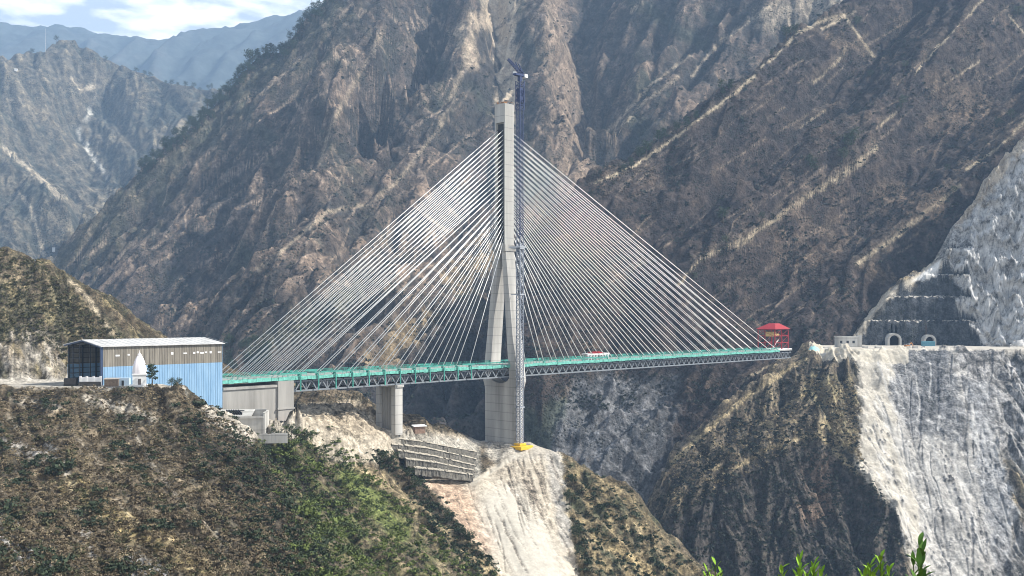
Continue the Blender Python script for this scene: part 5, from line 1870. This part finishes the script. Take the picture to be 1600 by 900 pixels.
mb.beam((1.6, 0.5, 2.2), (5.0, 0.5, 4.4), 0.55, 0.7)
mb.beam((5.0, 0.5, 4.4), (7.0, 0.5, 1.4), 0.4, 0.5)
mb.box(6.4, 7.6, -0.1, 1.1, 0.3, 1.5)
mb.build('boom', simple_mat('orange boom paint', (0.45, 0.20, 0.06), 0.6, 0, 0.3, 1.0), ex)
pr = thing('prow_wall', 'angled grey concrete wall built into the slope at the platform corner', 'retaining wall', P(1303, 575, 796), 0.0)
mb = MB()
mb.hexa([(-12, 1.5, -1), (11, -2.5, -1), (11, 1, -1), (-12, 5, -1)], [(-10, 2.5, 11.5), (11, -1.5, 11.5), (11, 1, 11.5), (-10, 5, 11.5)])
mb.build('panel', M_CONC, pr)
mb = MB()
mb.hexa([(-15, -1.0, -2.5), (12, -5.5, -2.5), (12, -3, -2.5), (-13, 1.2, -2.5)], [(-15, -1.0, -0.2), (12, -5.5, -0.8), (12, -3, -0.8), (-13, 1.2, -0.2)])
mb.beam((-15, -0.5, -2), (-13.5, 3, 10.5), 1.6)
mb.build('kerb', M_CONC_W, pr)
mb = MB()
tarp = thing('tarpaulin_heap', 'heap under a pale teal tarpaulin at the platform tip facing the bridge', 'heap', P(1271, 551, 806), 0.3)
tarp.scale = (1.25, 1.25, 1.0)
prof = [(4.6, -1.0), (4.4, 0.8), (3.6, 2.6), (2.4, 4.2), (1.0, 5.2), (0.1, 5.5)]
mb.lathe(prof, 14)
o = mb.build('tarpaulin', simple_mat('pale teal tarpaulin', (0.28, 0.55, 0.55), 0.6, 0, 0.15, 0.5), tarp, smooth_=True)
jitter_mesh(o, 0.5, 4)
# pale blocks lying along the platform
r = random.Random(12)
for k, (qx, lab) in enumerate(((1290, 'pale concrete block right behind the teal tarpaulin heap'), (1352, 'pale concrete block just right of the site office'), (1372, 'pale concrete block left of the open tunnel mouth'),
                               (1430, 'pale concrete block right of the excavator'), (1472, 'pale concrete block right of the blue container'))):
    b_ = thing('concrete_block', lab, 'concrete block', P(qx, 545, 815 + r.uniform(0, 10)), r.uniform(-0.5, 0.5), 'concrete blocks on the platform')
    mb = MB()
    w = r.uniform(1.8, 3.2)
    mb.box(-w, w, -1.2, 1.2, -1.0, r.uniform(1.4, 2.4))
    mb.build('block', M_CONC_W, b_, 0.15)
# ------------------------------------------------------------------ vegetation
def leaf_mat(name, col, var=0.35, scale=0.8):
    m = simple_mat(name, col, 0.8, 0, var, scale, spec=0.15)
    return m


def quads_mesh(name, centers, size, mat, seed=0, squash=1.0, elong=1.0):
    """many small leaf faces (randomly turned quads), one per centre"""
    rg = np.random.default_rng(seed)
    n = len(centers)
    a = rg.normal(size=(n, 3))
    a /= np.linalg.norm(a, axis=1)[:, None]
    b = rg.normal(size=(n, 3))
    b -= (a * b).sum(1)[:, None] * a
    b /= np.linalg.norm(b, axis=1)[:, None]
    s = (size if np.ndim(size) else np.full(n, size)) * rg.uniform(0.6, 1.3, n)
    a *= (s * elong)[:, None]
    b *= s[:, None]
    v = np.stack([centers - a - b * 0.6, centers + a * 0.2 - b, centers + a + b * 0.6, centers - a * 0.2 + b], 1).reshape(-1, 3)
    me = bpy.data.meshes.new(name)
    me.vertices.add(4 * n)
    me.vertices.foreach_set('co', v.astype(np.float32).ravel())
    me.loops.add(4 * n)
    me.loops.foreach_set('vertex_index', np.arange(4 * n, dtype=np.int32))
    me.polygons.add(n)
    me.polygons.foreach_set('loop_start', np.arange(0, 4 * n, 4, dtype=np.int32))
    me.update(calc_edges=True)
    me.materials.append(mat)
    return me


def scatter(T, n, accept, seed, lo_py=-40, hi_py=930, pxr=(-20, 1620)):
    """random visible points of a terrain sheet, as arrays of position"""
    rg = np.random.default_rng(seed)
    nY, nx = T.X.shape
    PY = CY - T.Z * F / T.Y
    # nearest-first horizon test per column
    vis = np.minimum.accumulate(PY, axis=0) >= PY - 3
    w = accept(T.PX, PY) * vis * (PY > lo_py) * (PY < hi_py) * (T.PX > pxr[0]) * (T.PX < pxr[1])
    # weight by covered picture area so that density is even over the slope as seen, mildly towards true area
    dpy = np.abs(np.gradient(PY, axis=0)) + 0.05
    p = (w * dpy).ravel()
    p = p / p.sum()
    k = rg.choice(p.size, n, p=p)
    jx = rg.uniform(-0.5, 0.5, n)
    j, i = np.divmod(k, nx)
    sx = (T.X[j, np.minimum(i + 1, nx - 1)] - T.X[j, i])
    return np.stack([T.X[j, i] + jx * sx, T.Y[j, i], T.Z[j, i]], 1)


def bush_points(pos, rad, per, seed, flat=0.75):
    rg = np.random.default_rng(seed)
    n = len(pos)
    r = rad * rg.lognormal(0, 0.35, n)
    q = rg.normal(size=(n, per, 3))
    q /= np.linalg.norm(q, axis=2)[:, :, None]
    q *= rg.uniform(0.35, 1.0, (n, per, 1)) * r[:, None, None]
    q[:, :, 2] = np.abs(q[:, :, 2]) * flat + 0.1 * r[:, None]
    # sub-clumps give an uneven outline
    off = rg.normal(size=(n, 3, 3)) * (r * 0.45)[:, None, None]
    off[:, :, 2] = np.abs(off[:, :, 2]) * 0.6
    pick = rg.integers(0, 3, (n, per))
    q = q * 0.62 + np.take_along_axis(off, pick[:, :, None].repeat(3, 2), axis=1)
    return (pos[:, None, :] + q).reshape(-1, 3), np.repeat(r, per)


def shrubbery(name, label, T, n, accept, rad, per, leaf, mat, seed, **kw):
    pos = scatter(T, n, accept, seed, **kw)
    c, r = bush_points(pos, rad, per, seed + 1)
    me = quads_mesh(name, c, r * leaf, mat, seed + 2)
    o = bpy.data.objects.new(name, me)
    COL.objects.link(o)
    return tag(o, label, 'shrubs', None, 'stuff')


G_BRIGHT = leaf_mat('bright green foliage', (0.115, 0.145, 0.042))
G_MID = leaf_mat('mid green foliage', (0.075, 0.098, 0.04))
G_DARK = leaf_mat('dark green foliage', (0.038, 0.052, 0.030))
G_DRY = leaf_mat('dry scrub', (0.12, 0.095, 0.06))
G_OLIVE = leaf_mat('olive scrub', (0.075, 0.075, 0.040))
G_STRAW = leaf_mat('straw coloured grass tufts', (0.25, 0.205, 0.13))
G_FAR = leaf_mat('distant scrub', (0.036, 0.043, 0.032))

GP = [(395, 692), (450, 668), (520, 690), (570, 735), (650, 800), (770, 915), (470, 915), (450, 790)]
shrubbery('shrubbery', 'bright green bushes on the slope left of the pale chute', T_NEAR, 900, lambda x, y: poly_mask(x, y, GP, 14) * smooth(-0.2, 0.5, fbm(x / 30, y / 30, 3, 4)), 1.2, 60, 0.16, G_BRIGHT, 1)
shrubbery('shrubbery', 'darker green bushes filling the slope left of the pale chute', T_NEAR, 1000, lambda x, y: poly_mask(x, y, GP, 20) * (1 - 0.6 * smooth(540, 600, x)), 1.1, 56, 0.17, G_MID, 5)
shrubbery('shrubbery', 'dark bushes along the chute edge and the right flank below the pylon', T_NEAR, 600,
          lambda x, y: smooth(26, 10, seg_dist(x, y, [(590, 715), (640, 735), (660, 780), (700, 830), (760, 890)])) + 0.5 * poly_mask(x, y, [(880, 720), (985, 770), (1050, 850), (1120, 910), (910, 910), (885, 800)], 8), 1.4, 50, 0.18, G_DARK, 9)
LEFT = [(-20, 612), (280, 605), (330, 640), (400, 690), (470, 780), (510, 910), (-20, 910)]
shrubbery('shrubbery', 'dark dense scrub over the left foreground slope', T_NEAR, 1300, lambda x, y: poly_mask(x, y, LEFT, 8) * smooth(-0.25, 0.4, fbm(x / 40, y / 40, 4, 8)), 0.8, 34, 0.2, G_OLIVE, 13)
shrubbery('shrubbery', 'large dark bushes clustered on the left foreground slope', T_NEAR, 260, lambda x, y: poly_mask(x, y, LEFT, 8) * smooth(0.05, 0.4, fbm(x / 55, y / 55, 3, 61)), 1.5, 60, 0.15, G_DARK, 61)
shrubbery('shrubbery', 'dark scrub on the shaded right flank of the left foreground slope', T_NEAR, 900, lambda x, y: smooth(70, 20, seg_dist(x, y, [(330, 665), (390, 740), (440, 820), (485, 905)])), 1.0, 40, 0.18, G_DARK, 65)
shrubbery('shrubbery', 'dry brown scrub over the left foreground slope', T_NEAR, 5000, lambda x, y: poly_mask(x, y, LEFT, 8), 0.75, 28, 0.2, G_DRY, 17)
shrubbery('grass', 'straw coloured grass tufts on the near slopes', T_NEAR, 8000, lambda x, y: (poly_mask(x, y, LEFT, 8) * 0.9 + poly_mask(x, y, [(880, 712), (985, 765), (1060, 860), (1130, 910), (910, 910)], 8) + 0.6 * poly_mask(x, y, [(540, 700), (640, 780), (800, 910), (700, 910), (600, 800)], 12))
          * smooth(0.0, 0.5, fbm(x / 25, y / 25, 3, 28)), 0.5, 14, 0.22, G_STRAW, 21)
shrubbery('shrubbery', 'mixed scrub on the rocky hill behind the shed', T_NEAR, 1100, lambda x, y: poly_mask(x, y, [(-20, 395), (60, 405), (190, 530), (110, 580), (80, 540), (-20, 530)], 6), 0.9, 36, 0.2, G_OLIVE, 25)
shrubbery('shrubbery', 'dark scrub scattered over the right mountain', T_RIGHT, 6500, lambda x, y: smooth(-0.35, 0.4, fbm(x / 60, y / 60, 4, 18)) * (y < 640), 1.35, 12, 0.42, G_FAR, 29)
shrubbery('shrubbery', 'dark scrub scattered over the mountain behind the bridge', T_MID, 9000, lambda x, y: smooth(-0.3, 0.45, fbm(x / 60, y / 60, 4, 19)), 1.7, 12, 0.42, G_FAR, 33)
shrubbery('shrubbery', 'scrub on the slopes below the tunnel platform', T_SH, 3600, lambda x, y: poly_mask(x, y, [(1265, 560), (1335, 600), (1345, 730), (1400, 800), (1420, 920), (980, 920), (1050, 720)], 5), 1.2, 16, 0.36, G_FAR, 37)
shrubbery('grass', 'dry tufts on the lit slopes below the tunnel platform', T_SH, 2500, lambda x, y: poly_mask(x, y, [(1255, 590), (1335, 600), (1345, 720), (1300, 690), (1290, 640)], 5) + 0.15 * poly_mask(x, y, [(1050, 720), (1250, 600), (1290, 680), (1040, 810)], 5), 0.9, 12, 0.36, G_STRAW, 41)


# trees: four kinds, each a tapered trunk with limbs and a leafy crown
def make_tree(name, label, group, h, kind, seed, mat, loc):
    rg = np.random.default_rng(seed)
    root = thing(name, label, 'tree', loc, float(rg.uniform(0, 6.28)), group)
    mb = MB()
    lean = rg.normal(0, 0.03 * h, 2)
    pts = [Vector((lean[0] * t * t, lean[1] * t * t, h * t)) for t in (0, 0.3, 0.6, 0.92)]
    rr = [0.030 * h, 0.024 * h, 0.016 * h, 0.005 * h]
    mb.tube((0, 0, -0.06 * h), pts[0], rr[0] * 1.1, rr[0], 7)
    for i in range(3):
        mb.tube(pts[i], pts[i + 1], rr[i], rr[i + 1], 7)
    ends = []
    nb = 11 if kind == 'pine' else 9
    for k in range(nb):
        t = 0.35 + 0.6 * k / nb
        a = 2.4 * k + rg.uniform(-0.4, 0.4)
        ln = h * ((0.26 * (1.08 - t)) + 0.05 if kind == 'pine' else 0.20 + 0.10 * math.sin(3.1 * t)) * rg.uniform(0.75, 1.2)
        p = Vector((lean[0] * t * t, lean[1] * t * t, h * t))
        q = p + Vector((math.cos(a) * ln, math.sin(a) * ln, ln * (0.15 if kind == 'pine' else 0.55)))
        mb.tube(p, q, 0.008 * h, 0.003 * h, 5)
        ends += [q, p.lerp(q, 0.6)]
    ends.append(pts[-1])
    mb.build('trunk', simple_mat('tree bark', (0.09, 0.07, 0.055), 0.9, 0, 0.3, 2.0) if 'tree bark' not in bpy.data.materials else bpy.data.materials['tree bark'], root)
    cs = []
    for q in ends:
        n = 34
        s = h * (0.055 if kind == 'pine' else 0.085) * rg.uniform(0.7, 1.3)
        d = rg.normal(size=(n, 3)) * s
        d[:, 2] *= 0.6
        cs.append(np.array(q) + d)
    me = quads_mesh('crown', np.concatenate(cs), h * 0.026, mat, seed + 1)
    o = bpy.data.objects.new('crown', me)
    COL.objects.link(o)
    o.parent = root
    return root


def copy_tree(root, loc, s, rz, label, group):
    c = root.copy()
    COL.objects.link(c)
    c.location = loc
    c.scale = (s, s, s)
    c.rotation_euler = (0, 0, rz)
    c['label'] = label
    c['group'] = group
    for ch in list(root.children):
        d = ch.copy()
        COL.objects.link(d)
        d.parent = c
    return c


G_TREE = leaf_mat('hill tree foliage', (0.040, 0.058, 0.030))
G_TREE2 = leaf_mat('pale hill tree foliage', (0.075, 0.092, 0.055))
PROTO = {}
rt = random.Random(77)


def tree_at(T, px, py, hpx, kind, label, group, lo=None, hi=None):
    """tree whose foot is on terrain T behind photo pixel (px, py), hpx photo pixels tall"""
    p = T.front(px, py, lo, hi)
    if p is None:
        return None
    h = hpx * p.y / F
    key = (kind, rt.randrange(2))
    p = p - Vector((0, 0, 0.03 * h))
    if key not in PROTO:
        PROTO[key] = make_tree('pine_tree' if kind == 'pine' else 'broadleaf_tree', label, group, 10.0, kind, 5 + len(PROTO) * 9, G_TREE if kind != 'pale' else G_TREE2, p)
        PROTO[key].scale = (h / 10,) * 3
        return PROTO[key]
    return copy_tree(PROTO[key], p, h / 10, rt.uniform(0, 6.28), label, group)


# pines along the skyline left of the pylon, found where the crest meets the sky
def crest_py(T, px):
    u = (px - T.px0) / (T.px1 - T.px0) * (T.npx - 1)
    i = min(max(int(round(u)), 0), T.npx - 1)
    return float((CY - T.Z[:, i] * F / T.Y[:, i]).min())


def tall_label(x):
    return ''


G1 = 'trees along the skyline ridge left of the bridge'
for k in range(150):
    x = 215 + k * 2.05 + rt.uniform(-2.5, 2.5)
    y = crest_py(T_MID, x)
    tree_at(T_MID, x, y + rt.choice((2, 4, 7, 10, 14, 20)) * rt.uniform(0.8, 1.2), rt.uniform(9, 18), rt.choice(('pine', 'round', 'round')), 'small dark tree among the trees lining the long skyline ridge left of the bridge', G1)
tree_at(T_MID, 517, crest_py(T_MID, 517) + 2, 27, 'round', 'tallest spreading tree on the skyline near the top of the picture', None)
tree_at(T_MID, 390, crest_py(T_MID, 390) + 3, 27, 'round', 'large tree where the skyline ridge meets the low left ridge', None)
G2 = 'small trees along the ridge of the hazy left mountain'
for x in (50, 88, 165, 213, 226, 235, 259, 268, 278, 290, 303, 312, 325, 330):
    y = crest_py(T_LEFT, x)
    tree_at(T_LEFT, x, y + 4, rt.uniform(7, 11), 'round', 'tiny tree on the crest of the hazy left mountain', G2)
G3 = 'dark trees in the ravine behind the shed'
for k in range(26):
    x, y = rt.uniform(345, 425), rt.uniform(540, 590)
    tree_at(T_MID, x, y, rt.uniform(14, 26), 'round', 'dark leafy tree in the grove behind the right end of the shed', G3)
G4 = 'trees along the bright crest of the right mountain'
for x, y, h in ((975, 262, 14), (985, 250, 20), (1000, 236, 22), (1012, 226, 26), (1028, 208, 22), (1040, 205, 22), (1055, 196, 18), (1072, 186, 22), (1085, 178, 18), (1130, 132, 20), (1140, 128, 22), (1128, 140, 16), (1205, 80, 14), (1170, 105, 14)):
    tree_at(T_RIGHT, x + rt.uniform(-3, 3), y + h * 0.8, h, rt.choice(('pine', 'round')), 'tree standing along the bright diagonal crest right of the pylon', G4)
tree_at(T_RIGHT, 1229, 62, 20, 'round', 'left one of two round dark trees beside the bare crest top', None)
tree_at(T_RIGHT, 1240, 60, 20, 'round', 'right one of two round dark trees beside the bare crest top', None)
G5 = 'pale trees scattered on the right mountain'
for x, y, h in ((1130, 350, 24), (1133, 384, 16), (1325, 240, 30), (1335, 228, 26), (1318, 255, 24), (1270, 275, 26), (1265, 260, 18), (1480, 272, 14), (1410, 168, 18), (1405, 178, 14), (1190, 350, 14), (1085, 440, 14), (1490, 305, 14), (1360, 125, 14), (1415, 110, 14), (1340, 45, 18), (1590, 30, 20), (1580, 190, 20), (1560, 200, 16)):
    tree_at(T_RIGHT, x, y, h, rt.choice(('pale', 'round')), 'pale bushy tree scattered on the dark slope of the right mountain', G5)
G6 = 'bushy trees of the green slope and its edges'
for x, y, h in ((430, 700, 22), (455, 690, 26), (480, 695, 22), (415, 720, 22), (505, 715, 20), (615, 735, 24), (600, 730, 20), (650, 770, 24), (640, 760, 20), (700, 820, 22), (735, 860, 24), (720, 845, 20), (890, 790, 22), (895, 760, 16), (900, 850, 24), (905, 880, 22)):
    tree_at(T_NEAR, x, y, h, 'round', 'bushy dark tree on the green slope and chute edge below the bridge', G6)
tree_at(T_NEAR, 238, 604, 36, 'pine', 'dark slender tree standing right beside the white shrine', None, 345)
for x, y, h in ((268, 608, 16), (278, 612, 18)):
    tree_at(T_NEAR, x, y, h, 'round', 'low dark tree at the platform edge right of the shrine', 'low trees right of the shrine')

# pole and small houses on the hazy left mountain
p = T_LEFT.front(71, crest_py(T_LEFT, 71) + 1.5)
pole = thing('mast_pole', 'thin tall mast on top of the hazy left mountain', 'mast', p, 0)
mb = MB()
mb.tube((0, 0, -2), (0, 0, 72), 0.9, 0.45, 6)
mb.beam((-6, 0, 58), (6, 0, 58), 0.7)
mb.build('pole', M_LGREY, pole)
for (x, y), lab in (((25, 110), 'tiny white house high on the hazy left mountain'), ((84, 395), 'tiny white house low in the valley at left')):
    p = T_LEFT.front(x, y)
    if p is None:
        continue
    hh = thing('house', lab, 'house', p, 0.3)
    k = p.y / 5200
    mb = MB()
    mb.box(-7 * k, 7 * k, -4 * k, 4 * k, -6, 6 * k)
    mb.build('wall', M_WHITE, hh)
    mb = MB()
    mb.prism([(-5 * k, 6 * k), (5 * k, 6 * k), (0, 9 * k)], -7.6 * k, 7.6 * k)
    mb.build('roof', M_WHITE, hh)

# leafy shoots close to the camera, rooted on the knoll
M_LEAF = leaf_mat('fresh green leaf', (0.20, 0.36, 0.04), 0.25, 14.0)
M_LEAF_D = leaf_mat('deep green leaf', (0.075, 0.16, 0.03), 0.3, 14.0)
M_STEM = leaf_mat('green stem', (0.10, 0.13, 0.04), 0.2, 10.0)


def leaf(mb, base, d, ln, w, droop=0.15):
    d = d.normalized()
    side = d.cross(Vector((0, 0, 1)))
    side = side.normalized() if side.length > 1e-3 else Vector((1, 0, 0))
    up = side.cross(d).normalized()
    vs, n = [], 6
    for i in range(n + 1):
        t = i / n
        c = base + d * ln * t - Vector((0, 0, 1)) * droop * ln * t * t
        ww = w * math.sin(math.pi * min(0.98, 0.06 + 0.94 * t)) ** 0.8
        vs += [c - side * ww + up * 0.18 * ww, c, c + side * ww + up * 0.18 * ww]
    top_ = [tuple(v) for v in vs]
    bot = [tuple(Vector(v) - up * 0.002) for v in vs]
    k = len(vs)
    fs = []
    for i in range(n):
        for j in (0, 1):
            a = i * 3 + j
            fs += [(a, a + 1, a + 4, a + 3), (k + a + 3, k + a + 4, k + a + 1, k + a)]
    mb.add(top_ + bot, fs)


def shoot(px, py, Y, label, seed, spread, n_l, big, mat, extra=()):
    tip = P(px, py, Y)
    r = random.Random(seed)
    gz_ = -1.75 - 0.10 * min(Y, 3) - 0.62 * max(Y - 2.0, 0)
    root = thing('leafy_shoot', label, 'shoot', (tip.x, Y, gz_), 0, 'green shoots at the bottom edge')
    H = tip.z - gz_
    st, lv = MB(), MB()
    stems = [(0.0, 0.0, 1.0)] + [(r.uniform(-spread, spread), r.uniform(-0.1, 0.1), r.uniform(0.95, 0.99)) for _ in range(6)] + list(extra)
    for sx, sy, k in stems:
        top_ = Vector((sx, sy, H * k))
        b = Vector((sx * 0.2, sy, 0))
        m_ = b.lerp(top_, 0.6) + Vector((r.uniform(-.04, .04), 0, 0))
        st.tube(b, m_, 0.010, 0.007, 6)
        st.tube(m_, top_, 0.007, 0.003, 6)
        for q in range(n_l):
            t = 0.945 + 0.055 * q / (n_l - 1)
            p_ = m_.lerp(top_, max(0, (t - 0.6) / 0.4))
            a = q * 2.4 + r.uniform(-0.5, 0.5)
            d = Vector((math.cos(a) * 0.8, math.sin(a) * 0.6, r.uniform(0.7, 2.2)))
            leaf(lv, p_, d, big * r.uniform(0.7, 1.15), big * r.uniform(0.10, 0.15), r.uniform(0.0, 0.35))
    st.build('stem', M_STEM, root)
    lv.build('leaf_spray', mat, root, smooth_=True)
    return root


shoot(1118, 882, 6.2, 'small bright green shoot poking in left of the other leaf sprays', 1, 0.05, 7, 0.075, M_LEAF)
shoot(1250, 876, 6.0, 'wide bright green leaf spray left of the tallest shoot', 2, 0.11, 9, 0.082, M_LEAF, ((0.13, 0, 0.975), (0.09, 0.02, 0.99)))
shoot(1376, 872, 5.8, 'bright green leaf spray just left of the tallest dark shoot', 3, 0.07, 9, 0.085, M_LEAF)
shoot(1436, 852, 5.6, 'tallest shoot with long deep green leaves before the pale scree', 4, 0.05, 4, 0.105, M_LEAF_D)
